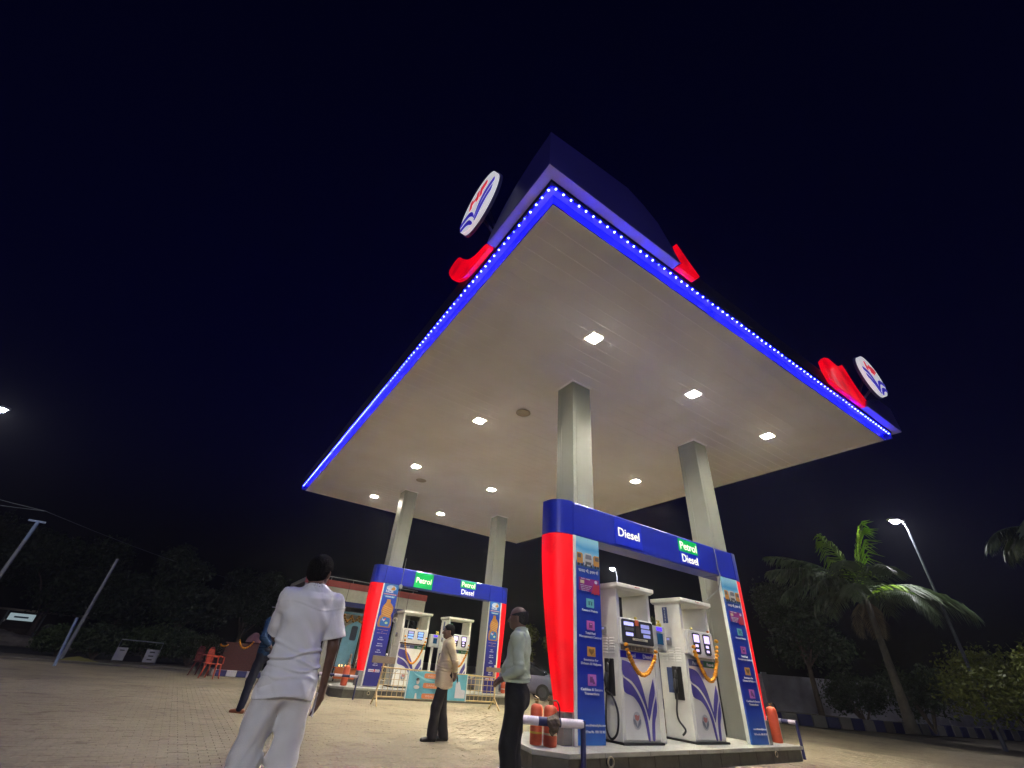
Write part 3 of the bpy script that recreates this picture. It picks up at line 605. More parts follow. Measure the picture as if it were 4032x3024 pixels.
# ------------------------------------------------------------------ dispensers
LEAVES = [[(0,.98),(.16,.965),(.29,.93),(.41,.85),(.50,.75),(.57,.65),(.62,.54),(.68,.40),(.72,.29),(.70,.25),(.62,.40),(.46,.58),(.26,.71),(.0,.79)],
 [(.01,.75),(.24,.67),(.43,.54),(.58,.38),(.66,.22),(.70,.0),(.64,.0),(.58,.21),(.48,.38),(.29,.51),(.02,.57)],
 [(.93,.76),(.955,.66),(.95,.57),(.86,.44),(.73,.25),(.70,.24),(.70,.36),(.77,.54)],
 [(.985,.53),(.975,.35),(.88,.20),(.845,0),(.77,0),(.785,.18),(.86,.37)]]
def dispenser(label, loc, w, kind, mirror_bay=True, dep=.62):
    t = thing('fuel_dispenser', label, 'fuel pump', loc, 0, 'white fuel dispensers on the islands')
    MB().box(-.03, w+.03, -.03, dep+.03, 0, .03).build('base_plate', M_black, t)
    MB().box(0, w, .012, dep, .03, 1.335).build('cabinet', M_white, t, bevel=.008)
    fp = MB().box(.045, w-.045, -.008, .011, .06, 1.235).build('front_panel', M_white, t, bevel=.006)
    fx0, fw = .05, w-.10
    for L in LEAVES:
        MB().prism([(fx0+fw*u, .07+1.06*v) for u, v in spl(L+[L[0]], 3)[:-1]], 'y', -.0125, -.0085).build('swoosh', M_decal, fp)
    em = MB().prism(ell(fx0+fw*.34, .07+.235, .095, .115, 22), 'y', -.0125, -.0085).build('emblem', mat('emblem_pale', (.50,.51,.50), .4), fp)
    ex, ez = fx0+fw*.34, .305
    MB().prism([(ex-.055,ez+.07),(ex-.01,ez+.075),(ex+.01,ez+.06),(ex+.055,ez+.072),(ex+.045,ez+.015),(ex,ez-.005),(ex-.045,ez+.015)], 'y', -.0165, -.0128).build('emblem_crown', mat('faded_red', (.50,.20,.17), .4), em)
    for s in (-1, 1): MB().prism(spl([(ex+s*.088,ez+.02),(ex+s*.04,ez+.0),(ex,ez-.09),(ex+s*.03,ez-.075),(ex+s*.075,ez-.04)], 3), 'y', -.0165, -.0128).build('emblem_leaf', mat('faded_slate', (.20,.24,.28), .4), em)
    # mast posts and header, open window between
    for x0, x1 in ((.0, .075), (w-.075, w)):
        MB().box(x0, x1, .0, dep, 1.337, 2.20).build('mast', M_white, t, bevel=.008)
    hd = MB(); zt = 2.31
    hd.add([(-.02,-.03,2.20),(w+.02,-.03,2.20),(w+.02,dep+.02,2.20),(-.02,dep+.02,2.20),(-.05,-.09,2.235),(w+.05,-.09,2.235),(w+.05,dep+.05,2.235),(-.05,dep+.05,2.235),
            (-.05,-.09,zt-.01),(w+.05,-.09,zt-.01),(w+.05,dep+.05,zt-.01),(-.05,dep+.05,zt-.01)],
           [(0,3,2,1),(8,9,10,11)]+[(i,(i+1)%4,4+(i+1)%4,4+i) for i in range(4)]+[(4+i,4+(i+1)%4,8+(i+1)%4,8+i) for i in range(4)])
    h_ = hd.build('header', M_white, t, bevel=.008)
    text('hp' if kind != 'A' else 'MIDCO', 'header_lettering', mat('faded_red', (.50,.20,.17)), h_, w*.55, -.092, 2.262, .035, w=.13)
    # display head
    MB().box(.02, w-.02, -.045, dep-.1, 1.337, 1.745).build('display_head', M_white, t, bevel=.012)
    if kind == 'A':
        g = MB().prism(rr(.05, w-.04, 1.36, 1.725, .03), 'y', -.056, -.046).build('display', M_glassdk, t)
        for (u0, u1, z0, z1, mm) in ((.10,.34,1.63,1.685,M_screen),(.12,.34,1.555,1.605,M_glassdk),(.14,.32,1.475,1.525,M_screen),(.53,.75,1.62,1.68,M_screendim),(.53,.77,1.545,1.605,M_screendim),(.58,.76,1.475,1.525,M_screendim)):
            if mm is not M_glassdk: MB().prism(rr(w*u0/.88, w*u1/.88, z0, z1, .012), 'y', -.060, -.0565).build('lcd', mm, g)
            else: MB().prism(rr(w*u0/.88, w*u1/.88, z0, z1, .012), 'y', -.060, -.0565).build('lcd', mat('lcd_off', (.13,.14,.16), .2), g)
        MB().box(.40, .49, -.0605, -.0565, 1.47, 1.64).build('centre_plate', mat('brown_plate', (.05,.04,.035), .4), g)
        MB().box(.385, .475, -.066, -.0565, 1.645, 1.735).build('vermilion_mark', mat('vermilion', (.55,.10,.03), .7), g)
        MB().box(.30, .68, -.0605, -.0565, 1.415, 1.448).build('name_plate', mat('cream_plate', (.55,.52,.38), .5), g)
        text('PREMIER', 'lettering', mat('grey_print', (.2,.2,.2)), g, .49, -.062, 1.423, .024, w=.26)
        kp = MB().box(.05, w-.05, -.030, -.0, 1.262, 1.335).build('keypad_strip', mat('taupe_strip', (.20,.18,.13), .5), t)
        for k in range(7): MB().box(.11+k*.095, .17+k*.095, -.036, -.0305, 1.272, 1.325).build('key', mat('brown_key', (.09,.07,.05), .5), kp)
        lb = MB().box(.02, w-.02, -.016, -.009, 1.145, 1.245).build('fuel_label', mat('deep_blue_label', (.02,.02,.36), .35), t)
        text('Diesel', 'lettering', M_print, lb, .27, -.018, 1.165, .085, w=.22); text('Diesel', 'lettering', M_print, lb, .68, -.018, 1.165, .085, w=.22)
    else:
        cs = M_screen2 if kind == 'B' else M_screen
        hp = MB().prism(rr(.10, w-.06, 1.30, 1.73, .05), 'y', -.075, -.046).build('display', mat('display_bezel', (.62,.62,.60), .4), t)
        for k, cx in enumerate((w*.34, w*.70)):
            P = [(cx-.12,1.69),(cx-.07,1.705),(cx+.07,1.705),(cx+.12,1.69),(cx+.11,1.50),(cx+.10,1.37),(cx+.06,1.345),(cx-.06,1.345),(cx-.10,1.37),(cx-.11,1.50)]
            if kind == 'C': P = [(cx-.13,1.68),(cx+.13,1.68),(cx+.12,1.50),(cx+.08,1.42),(cx-.08,1.42),(cx-.12,1.50)]
            g = MB().prism(P, 'y', -.081, -.0755).build('meter_window', M_glassdk, hp)
            if kind == 'B':
                MB().prism(rr(cx-.085,cx+.085,1.545,1.675,.01), 'y', -.085, -.0815).build('lcd', cs, g)
                MB().prism(rr(cx-.055,cx+.035,1.465,1.51,.01), 'y', -.085, -.0815).build('lcd', cs, g)
                MB().prism(rr(cx-.05,cx+.04,1.39,1.43,.01), 'y', -.085, -.0815).build('lcd', cs, g)
            else:
                for z0, z1, mm in ((1.60,1.665,M_screendim if k == 0 else M_screen),(1.53,1.585,M_screen),(1.445,1.505,M_screen)):
                    MB().prism(rr(cx-.10,cx+.10,z0,z1,.01), 'y', -.085, -.0815).build('lcd', mat('lcd_cyan', (.2,.3,.5), .2, emit=(.16,.36,.85), es=1.1) if mm is M_screen else M_screendim, g)
        lb = MB().box(.06, w-.02, -.016, -.009, 1.145, 1.255).build('fuel_label', mat('faded_blue_label', (.10,.11,.24), .4), t)
        text('Petrol', 'lettering', M_print, lb, w*.30, -.018, 1.17, .08, w=.2)
        g2 = MB().box(w*.56, w-.02, -.020, -.0165, 1.145, 1.25).build('fuel_label_green', mat('dark_green_label', (.02,.16,.06), .4), t)
        text('Petrol', 'lettering', M_print, g2, w*.78, -.022, 1.17, .08, w=.2)
        if kind == 'C': MB().box(.03, w-.03, -.022, -.0, 1.262, 1.31).build('brown_strip', mat('brown_strip', (.07,.035,.03), .5), t)
    # left side: louvres, nozzle bay, card reader, label
    x = 0
    m = None
    for c_ in range(3):
        for r_ in range(6):
            lv = MB(); y0 = .09+c_*.16; z0 = 1.20+r_*.042
            lv.add([(-.001,y0,z0+.026),(-.001,y0+.12,z0+.026),(-.014,y0+.12,z0),(-.014,y0,z0),(-.001,y0,z0-.002),(-.001,y0+.12,z0-.002)], [(0,1,2,3),(3,2,5,4),(0,3,4),(1,5,2)]).build('louvre', M_white, t)
    if kind != 'C':
        b_ = MB().box(-.028, -.0, .12, .33, .60, 1.12).build('nozzle_bay', M_black, t, bevel=.01)
        nz = MB(); nz.tube([(-.075,.20,1.06),(-.085,.20,.98),(-.09,.215,.90)], [.018,.024,.026], 8); nz.tube([(-.09,.215,.92),(-.10,.23,.80),(-.085,.225,.70)], [.034,.042,.03], 8); nz.tube([(-.075,.19,1.05),(-.06,.18,1.10),(-.04,.2,1.11)], .012, 6)
        nz.build('nozzle', mat('blue_nozzle', (.03,.05,.30) if kind == 'B' else (.03,.03,.03), .4), b_, smooth='all')
        hs_ = MB(); hs_.tube(spl([(-.085,.225,.72),(-.09,.24,.58),(-.10,.26,.42),(-.12,.22,.30),(-.10,.12,.18),(-.08,.20,.10)] if kind == 'B' else [(-.085,.225,.72),(-.10,.25,.66),(-.13,.08,.60),(-.15,-.05,.40),(-.15,-.02,.16),(-.14,.12,.06),(-.12,.24,.16),(-.10,.26,.40),(-.09,.24,.60),(-.05,.24,.72)], 6), .017, 8)
        hs_.build('hose', M_black, t, smooth='all')
        if kind == 'B':
            MB().tube(spl([(w+.03,.10,2.0),(w+.05,.08,1.6),(w+.06,.04,1.1),(w+.05,.03,.6),(w+.07,.04,.12)],5), .016, 8).build('hose', M_black, t, smooth='all')
        MB().box(-.006, -.001, .34, .46, .70, 1.10).build('side_label', mat('slate_blue_label', (.06,.09,.22), .4), t) if kind == 'B' else None
        MB().box(-.006, -.001, .30, .42, 1.85, 2.14).build('side_label', mat('slate_blue_label', (.06,.09,.22), .4), t) if kind == 'B' else None
        text('D\nI\nE\nS\nE\nL', 'side_lettering', M_print, t, -.008, .36, 2.09, .05, axis='-x', depth=.002, bold=.01) if kind == 'B' else None
    cr = MB().box(-.05, -.0, .27, .36, 1.47, 1.60).build('card_reader', M_grey, t, bevel=.006)
    MB().box(-.054, -.0505, .283, .347, 1.55, 1.585).build('reader_screen', M_screendim, cr)
    if kind == 'A': MB().box(-.05, 0, .40, .56, 1.46, 1.60).build('card_reader', M_glassdk, t, bevel=.006)
    if kind == 'B':
        lb2 = MB().box(.16, .50, dep-.02, dep-.014, 2.02, 2.12).build('back_label', mat('dark_green_label', (.02,.16,.06), .4), t)
    return t
dispenser('white diesel pump with wide grey display and blue swooshes, nearest', (3.98, 2.95, .247), .885, 'A')
d2 = dispenser('white pump with two violet meter screens, next to the right column', (5.82, 3.0, .247), .90, 'B')
dispenser('far white pump with blue screens and garland, beside left oil poster', (4.22, 13.62, .272), 1.05, 'C')
dispenser('far white pump with violet screens, half hidden behind the man in cream shirt', (6.06, 13.62, .272), 1.0, 'B')
# inner side panel behind the near displays (closed back of the window on the right half)
def terminal(label, loc, s=1.0):
    t = thing('card_terminal', label, 'payment terminal', loc, 0, 'card terminals on posts between pumps')
    MB().tube([(.19,.12,0),(.19,.12,1.30*s)], .055, 4).build('post', M_white, t, bevel=.006)
    MB().box(.0,.38,0,.16,1.30*s,1.72*s).build('housing', mat('terminal_grey', (.42,.43,.42), .45), t, bevel=.02)
    sc_ = MB().box(.13,.29,-.008,-.001,1.42*s,1.60*s).build('screen', mat('terminal_screen', (.012,.06,.12), .15, emit=(.03,.12,.28), es=.12), t)
    MB().box(.13,.28,-.010,-.001,1.64*s,1.70*s).build('display', mat('blue_lcd', (.05,.03,.5), .2, emit=(.10,.04,1.0), es=1.2), t)
    MB().box(.12,.26,-.03,-.001,1.325*s,1.365*s).build('printer_slot', M_steel, t)
    m = MB()
    for i in range(16): m.ball((.30+rnd.uniform(-.05,.05), .07+rnd.uniform(-.03,.03), 1.73*s+rnd.uniform(0,.09)), rnd.uniform(.016,.026), 6, 4)
    m.build('flower_bunch', mat('yellow_flowers', (.60,.50,.10), .7), t)
    return t
terminal('grey card terminal on a post between the two near pumps', (4.93, 3.0, .247))
terminal('grey card terminal with blue display between the two far pumps', (5.47, 13.8, .272), .97)
# marigold garlands
fl_me = {}
def garland(label, a, b, low, n, r=.027, sway=0.0, m=M_marig, hang=0.0):
    t = thing('marigold_garland', label, 'garland', tuple(a), 0, 'marigold garlands')
    for k in range(n+1):
        u = k/n; x = a[0]+(b[0]-a[0])*u; y = a[1]+(b[1]-a[1])*u; zz = a[2]+(b[2]-a[2])*u
        s = math.sin(math.pi*u)**.75; z = zz-(zz-low)*s
        key = (m.name, round(r,3))
        if key not in fl_me:
            q = MB(); q.ball((0,0,0), r, 9, 6, (1,1,.82)); o = q.build('flower', m, t, smooth='all')
            for v in o.data.vertices: v.co *= 1+rnd.uniform(-.12,.12)
            fl_me[key] = o.data
        else:
            o = bpy.data.objects.new('flower', fl_me[key]); col.objects.link(o); o.parent = t
        o.location = (x-a[0]+rnd.uniform(-.004,.004), y-a[1]-sway*s+rnd.uniform(-.006,.006), z-a[2]); o.rotation_euler = (rnd.uniform(-.6,.6), rnd.uniform(-.6,.6), rnd.uniform(0,6))
        k_ = 1+rnd.uniform(-.12,.15); o.scale = (k_,k_,k_)
    return t
garland('orange marigold garland on the nearest diesel pump under its wide display', (4.06,2.855,1.58), (4.80,2.855,1.53), 1.17, 30, r=.036)
garland('orange marigold garland around the twin screens of the second near pump', (5.93,2.865,1.70), (6.69,2.865,1.86), 1.18, 38, r=.036)
garland('thin marigold garland on the far left pump with blue screens', (4.36,13.50,1.77), (5.18,13.50,1.77), .98, 40, r=.033)
garland('marigold garland on the far pump behind the man in cream shirt', (6.2,13.50,1.62), (6.98,13.50,1.70), 1.0, 36, r=.033)
for k, (x, y, z, c, lab) in enumerate(((4.42,2.92,2.015,(.7,.55,.1),'yellow flower on top of the wide grey display'),(6.02,2.93,2.015,(.7,.62,.2),'pale yellow flower on the left of the twin screens'),(6.55,2.93,2.01,(.75,.25,.08),'orange flower on the right of the twin screens'),(4.78,13.55,2.04,(.75,.4,.08),'small orange flower on top of the far left pump display'))):
    t = thing('flower', lab, 'flower', (x,y,z), 0, 'single flowers laid on the pumps')
    q = MB(); q.ball((0,0,0), .028, 9, 6, (1.1,1,.8)); o = q.build('petals', mat('petals_%s' % ('yellow','pale','orange','deep')[k], c, .7, var=.3, scale=40), t, smooth='all')

# ------------------------------------------------------------------ extinguishers, rails
def extinguisher(label, loc, h=.44, r=.075, stripe=None, cat='fire extinguisher', lab_panel=False, hose=True):
    t = thing('fire_extinguisher', label, cat, loc, 0, 'red fire extinguishers on the islands')
    MB().lathe([(r*.55,0),(r*.95,.01),(r,.04),(r,h*.86),(r*.9,h*.94),(r*.6,h*.985),(r*.3,h)], n=20).build('cylinder', M_extred, t, smooth=True)
    m = MB(); m.lathe([(r*.28,h),(r*.30,h+.035),(r*.2,h+.04)], n=10); m.box(-.012,.012,-.05,.05,h+.038,h+.052); m.add([(-.01,-.05,h+.06),(.01,-.05,h+.06),(.01,.06,h+.09),(-.01,.06,h+.09)],[(0,1,2,3)])
    m.build('valve', mat('brass_valve', (.34,.26,.12), .4, metal=.6), t)
    if hose: MB().tube(spl([(0,.0,h+.03),(r*.9,-.03,h+.05),(r*1.5,-.03,h-.06),(r*1.35,-.02,h*.45),(r*1.15,0,h*.25)],5), .010, 6).build('hose', M_black, t, smooth='all')
    if stripe: MB().lathe([(r*1.008,h*.28),(r*1.008,h*.33)], n=20).build('band', mat('band_%s' % stripe[0], stripe[1], .5), t, smooth=True)
    if lab_panel: MB().add([(r*1.02*math.cos(a), r*1.02*math.sin(a), z) for z in (.08,h*.78) for a in (R(-80),R(-60),R(-40),R(-20))], [(0,1,5,4),(1,2,6,5),(2,3,7,6)]).build('label_plate', mat('pale_blue_label', (.45,.58,.66), .4), t)
    return t
extinguisher('red fire extinguisher with yellow band, left of the pair on the near island', (2.30,2.99,.247), .46, .086, ('yellow',(.6,.4,.05)), hose=False)
extinguisher('red fire extinguisher with hose and cream band, right of the near pair', (2.43,2.84,.247), .46, .094, ('cream',(.55,.45,.3)))
extinguisher('red fire extinguisher with pale blue label at the right end of the near island', (8.62,3.12,.247), .60, .10, None, lab_panel=True)
extinguisher('orange fire extinguisher behind the striped rail at the left end of the far island', (2.46,13.05,.272), .52, .10, None, hose=False)
extinguisher('small red fire extinguisher at the right end of the far island', (9.0,14.0,.272), .46, .085, ('white',(.6,.55,.5)), hose=False)
def crash_rail(label, p0, p1, z, r=.034, nst=6, drop0=True, drop1=True, first=0):
    t = thing('crash_rail', label, 'rail', (p0[0], p0[1], 0), 0, 'blue and white crash rails at the island ends')
    d = Vector((p1[0]-p0[0], p1[1]-p0[1], 0)); L = d.length; u = d.normalized()
    for k in range(nst):
        a = u*(L*k/nst); b = u*(L*(k+1)/nst)
        MB().tube([(a.x,a.y,z),(b.x,b.y,z)], r*(1.0 if (k+first) % 2 else 1.012), 12).build('rail_band', M_whitep if (k+first) % 2 == 0 else M_navyp, t, smooth=True)
    for q, on in ((Vector((0,0,0)), drop0), (d, drop1)):
        if on: MB().tube([(q.x,q.y,0),(q.x,q.y,z-.02),(q.x,q.y,z+r*.8)], r*.72, 12).build('post', M_navyp, t, smooth=True)
    return t
crash_rail('blue and white striped crash rail at the left end of the near island', (2.33, 2.06), (1.55, 2.44), .575, r=.047, nst=3, first=0)
crash_rail('blue and white striped crash rail at the right end of the near island', (9.24, 2.98), (9.24, 4.35), .60, r=.04, nst=9)
crash_rail('blue and white striped crash rail at the left end of the far island', (2.54, 12.06), (1.55, 12.62), .55, nst=5)
crash_rail('striped crash rail at the right end of the far island', (9.2, 13.8), (9.2, 15.2), .58, nst=5)
t = thing('rag_bundle', 'brown rag bundle tied on the near striped rail', 'rag', (1.97, 2.20, .575))
RAG = t

# ------------------------------------------------------------------ barricade with banner before the far island
bx0, bx1, by = 2.70, 6.50, 10.68
t = thing('barricade', 'yellow steel barricade standing in front of the far island', 'barricade', (4.6, by, 0))
def bar(m, a, b, r): m.tube([a, b], r, 6)
for x in (bx0, bx1):
    s = -.05 if x == bx0 else .05
    m = MB(); bar(m, (x-s,by,.95), (x+s*.4,by,.16), .024); bar(m, (x,by,.3), (x+s*.6,by-.30,0), .02); bar(m, (x,by,.3), (x,by+.28,0), .02); m.build('leg_frame', M_yel, t, world=True)
MB().tube([(bx0,by,.86),(bx1,by,.82)], .022, 6).build('top_bar', M_yel, t, world=True)
MB().tube([(bx0,by,.20),(bx1,by,.20)], .022, 6).build('bottom_bar', M_yel, t, world=True)
for k in range(1, 26):
    x = bx0+(bx1-bx0)*k/26; MB().tube([(x,by,.20),(x,by,.85-.03*k/26)], .008, 4).build('upright', M_yel, t, world=True)
for z in (.33, .46, .60, .74): MB().tube([(bx0,by+.012,z),(bx1,by+.012,z)], .007, 4).build('cross_wire', M_yel, t, world=True)
bn = MB(); nx, nz = 40, 8; x0, x1, z0, z1 = 3.50, 5.46, .19, .83
vs = []; 
for j in range(nz+1):
    for i in range(nx+1):
        u, v = i/nx, j/nz
        vs.append((x0+(x1-x0)*u, by-.035-.014*math.sin(u*23+v*4)*(.3+v)-.012*math.sin(u*9), z0+(z1-z0)*v-.012*math.sin(u*17)*v))
bn.add(vs, [(j*(nx+1)+i, j*(nx+1)+i+1, (j+1)*(nx+1)+i+1, (j+1)*(nx+1)+i) for j in range(nz) for i in range(nx)])
ban = bn.build('banner', mat('sky_blue_vinyl', (.12,.40,.52), .4, var=.1), None, smooth='all'); tag(ban, 'sky blue and orange vinyl banner tied on the yellow barricade', 'banner')
def bprint(pts, nm, c): 
    MB().prism([(x0+(x1-x0)*u, z0+(z1-z0)*v) for u, v in pts], 'y', by-.068, by-.064).build(nm, flat(c, nm+'_%d' % int(c[0]*100)), ban)
for v in (.02,.40,.76): bprint(rr(.26,.62,v,v+.19,.04), 'orange_stripe', (.62,.22,.09))
for v, s_ in ((.08,'WEAR MASK'),(.46,'SANITIZE'),(.81,'WELCOME')): text(s_, 'banner_lettering', flat((.68,.45,.36),'pale_orange_print'), ban, x0+(x1-x0)*.44, by-.071, z0+(z1-z0)*v, .07, w=.5)
bprint([(0,-.02),(.015,-.02),(.015,1.0),(0,1.0)], 'white_border', (.6,.6,.6)); bprint([(.985,-.02),(1.0,-.02),(1.0,1.0),(.985,1.0)], 'white_border', (.6,.6,.6))
bprint(ell(.17,.62,.024,.10,14), 'figure_head', (.60,.55,.50)); bprint(ell(.165,.70,.026,.06,12), 'figure_hair', (.05,.04,.05)); bprint(ell(.16,.42,.045,.07,14), 'figure_collar', (.62,.60,.58)); bprint([(.15,0),(.19,0),(.175,.2),(.155,.2)], 'figure_leg', (.62,.60,.58))
bprint([(.08,.95),(.3,.74),(.45,.66),(.30,.66),(.12,.86)], 'pale_sweep', (.22,.56,.66)); bprint([(.80,.10),(.97,.10),(.97,.40),(.90,.42),(.86,.72),(.80,.70)], 'pale_panel', (.55,.56,.62))
for k, (x, z) in enumerate(((2.72, 1.03), (6.38, 1.02))):
    lab = ('brown board on top of the left end of the yellow barricade', 'brown board on top of the right end of the yellow barricade')[k]
    t2 = thing('name_board', lab, 'board', (x, by-.02, z), 0, 'brown boards on the barricade')
    ww, hh = (.34, .085) if k == 0 else (.27, .06)
    MB().box(-ww, ww, -.012, .012, -hh, hh).build('board', mat('brown_board', (.22,.17,.12), .7, dirt=.3), t2, bevel=.006)
    q = MB(); q.lathe([(.01,hh),(.03,hh+.02),(.03,hh+.05),(.01,hh+.07)], (.05,0,0), 10); q.build('knob', mat('white_knob', (.7,.7,.66), .4), t2, smooth=True)
    MB().tube([(0,0,-hh),(0,0,-.17)], .012, 6).build('stem', M_yel, t2)

# ------------------------------------------------------------------ sales office behind the far island
M_wallk = mat('office_cream_wall', (.42,.40,.33), .7, dirt=.3)
ko = thing('sales_office', 'low flat-roofed sales office with red, white and navy fascia behind the far gantry', 'building', (5.3, 24, 0))
kx0, kx1, ky = 1.95, 8.66, 22.0
def kb(nm, m, *a, **k): return MB().box(*a).build(nm, m, ko, world=True, **k)
kb('red_band', mat('red_cladding', (.36,.045,.04), .45, dirt=.2), kx0, kx1, ky, ky+.12, 3.90, 4.20)
kb('white_band', mat('white_cladding', (.55,.55,.47), .5, dirt=.25), kx0+.04, kx1-.04, ky+.02, ky+.12, 3.33, 3.897)
kb('navy_band', mat('navy_cladding', (.03,.04,.20), .4), kx0+.04, kx1-.04, ky+.0, ky+.12, 3.10, 3.327)
for k in range(1, 6):
    x = kx0+(kx1-kx0)*k/6; kb('cladding_joint', M_dark, x-.008, x+.008, ky-.002, ky+.01, 3.12, 4.19)
kb('roof', M_wallk, kx0-.02, kx1+.02, ky+.121, ky+4, 3.95, 4.15)
MB().tube([(kx0-.05,ky+.1,4.36),(kx1-.6,ky+.1,4.34)], .028, 8).build('parapet_rail', M_galv, ko, world=True)
for k in range(6): MB().tube([(kx0+.1+k*1.15,ky+.1,4.14),(kx0+.1+k*1.15,ky+.1,4.36)], .018, 6).build('rail_post', M_galv, ko, world=True)
kb('end_wall', mat('white_cladding', (.55,.55,.47)), kx1-.04, kx1, ky+.125, ky+4, 3.33, 3.897)
kb('end_wall', mat('red_cladding', (.36,.045,.04)), kx1-.02, kx1+.0, ky+.125, ky+4, 3.90, 4.20)
kb('wall', M_wallk, kx0, kx1, ky+1.6, ky+1.75, 0, 3.3); kb('side_wall', M_wallk, kx0, kx0+.15, ky+.2, ky+1.6, 0, 3.3); kb('side_wall', M_wallk, kx1-.15, kx1, ky+.2, ky+4, 0, 3.3)
kb('ceiling', M_wallk, kx0+.05, kx1-.05, ky+.122, ky+1.6, 3.30, 3.35)
for x in (3.82, 5.55, 7.2): kb('pillar', M_wallk, x-.10, x+.10, ky+.05, ky+.30, 0, 3.09)
# glazed shopfront
for a, b in ((5.70, 7.08), (7.32, 8.45), (2.15, 3.70)):
    g = kb('window', mat('dark_window_glass', (.012,.014,.018), .08), a, b, ky+.16, ky+.18, .5, 2.9)
    for x in (a+.02, (a+b)/2, b-.02): MB().box(x-.025,x+.025,ky+.13,ky+.158,.5,2.9).build('frame', M_grey, g, world=True)
kb('step', M_isltop, kx0, kx1, ky-.7, ky+1.6, 0, .14)
t = thing('swag_garlands', 'brown and orange flower swags hung across the office entrance', 'garland', (4.7, ky+.02, 2.9))
for k in range(4):
    xa = 3.95+.38*k
    m = MB()
    for q in range(15):
        u = q/14; m.ball((xa+.38*u-4.7, rnd.uniform(-.02,.02), -.18-.25*math.sin(math.pi*u)+rnd.uniform(-.03,.03)), rnd.uniform(.04,.065), 7, 5)
    m.build('swag', mat('dull_marigold', (.42,.20,.03), .8, var=.6, scale=25, bump=.5), t, smooth='all')
MB().box(-.8,.78,-.01,.01,-.12,-.02).build('banner_strip', mat('blue_grey_strip', (.10,.22,.32), .5), t)
t = thing('blue_notice_panel', 'tall pale blue notice panel standing in the office entrance', 'notice board', (4.85, ky-.15, .14))
MB().prism([(-.42,.25),(.40,.30),(.36,2.30),(.1,2.36),(-.30,2.14),(-.38,2.05)], 'y', 0, .03).build('sheet', mat('pale_blue_vinyl', (.14,.34,.47), .45, dirt=.2), t)
MB().prism(rr(-.06,.26,1.52,2.15,.08), 'y', -.006, -.001).build('dark_print', mat('navy_print', (.02,.03,.06), .4), t)
MB().box(-.46,-.43,0,.04,0,2.2).build('frame_leg', M_dark, t); MB().box(.42,.45,0,.04,0,2.3).build('frame_leg', M_dark, t)
t = thing('table', 'low table with orange cloth in the office entrance', 'table', (4.85, ky-.55, 0.0))
MB().box(-.55,.55,-.25,.25,.50,.54).build('tabletop', mat('orange_cloth', (.50,.13,.04), .8), t)
MB().box(-.54,.54,-.262,-.25,.10,.535).build('cloth_skirt', mat('orange_cloth', (.50,.13,.04), .8), t)
for x in (-.5,.5):
    for y in (-.2,.2): MB().box(x-.025,x+.025,y-.025,y+.025,0,.50).build('leg', M_dark, t)
for k in range(4):
    t = thing('oil_lamp', ('leftmost','second','third','rightmost')[k]+' small burning lamp on the orange table in the office entrance', 'oil lamp', (4.50+.12*k+(.05 if k > 1 else 0), ky-.66, .54), 0, 'burning lamps on the orange table')
    MB().lathe([(.012,0),(.035,.006),(.045,.03),(.04,.032),(.02,.02)], n=10).build('bowl', mat('brass_valve', (.34,.26,.12)), t)
    MB().lathe([(.004,.02),(.016,.045),(.012,.08),(.003,.12)], n=8).build('flame', mat('flame', (.8,.4,.1), .5, emit=(1,.55,.16), es=9), t)
t = thing('figurine', 'pale seated figurine on the orange table', 'figurine', (5.0, ky-.5, .54))
m = MB(); m.lathe([(.10,0),(.13,.03),(.10,.12),(.06,.22),(.07,.30),(.05,.38),(.045,.42),(.06,.48),(.05,.55),(.01,.58)], n=14); m.build('body', mat('pale_clay', (.45,.35,.28), .6, var=.4, scale=20), t, smooth=True)
def plastic_chair(label, loc, rz, m, grp='plastic chairs left of the office'):
    t = thing('plastic_chair', label, 'chair', loc, rz, grp)
    s = MB(); s.prism(rr(-.22,.22,-.21,.21,.06), 'z', .415, .445); s.build('seat', m, t, bevel=.008)
    b = MB(); n = 9
    P = [(-.21,.0),(-.23,.16),(-.235,.30),(-.19,.41),(-.09,.455),(.09,.455),(.19,.41),(.235,.30),(.23,.16),(.21,0)]
    rim = [(p, .20+.10*z, .445+z) for p, z in P]; b.tube([(x,y,z) for x,y,z in rim], .022, 6)
    for x in (-.11,-.04,.04,.11): b.tube([(x,.215,.45),(x,.24,.86)], .016, 5)
    b.tube([(-.2,.235,.72),(.2,.235,.72)], .016, 5)
    b.build('backrest', m, t, smooth=True)
    for sx in (-1,1): MB().tube([(sx*.235,.22,.66),(sx*.26,.0,.665),(sx*.25,-.17,.64),(sx*.235,-.20,.44)], .021, 6).build('armrest', m, t, smooth=True)
    for sx in (-1,1):
        for sy in (-1,1): MB().tube([(sx*.19,sy*.17,.42),(sx*.25,sy*.24,0)], [.028,.020], 6).build('leg', m, t, smooth=True)
    return t
plastic_chair('bright orange-red plastic armchair at the left of the brick counter', (-.86, 17.95, 0), R(64), mat('red_plastic', (.52,.085,.04), .4))
plastic_chair('dark red plastic armchair behind the bright one', (-1.15, 19.2, 0), R(60), mat('dark_red_plastic', (.13,.016,.018), .5))
plastic_chair('brown plastic chair beside the blue notice panel in the office entrance', (5.35, ky-.3, .0), R(200), mat('brown_plastic', (.07,.025,.02), .5), 'chairs at the office entrance')
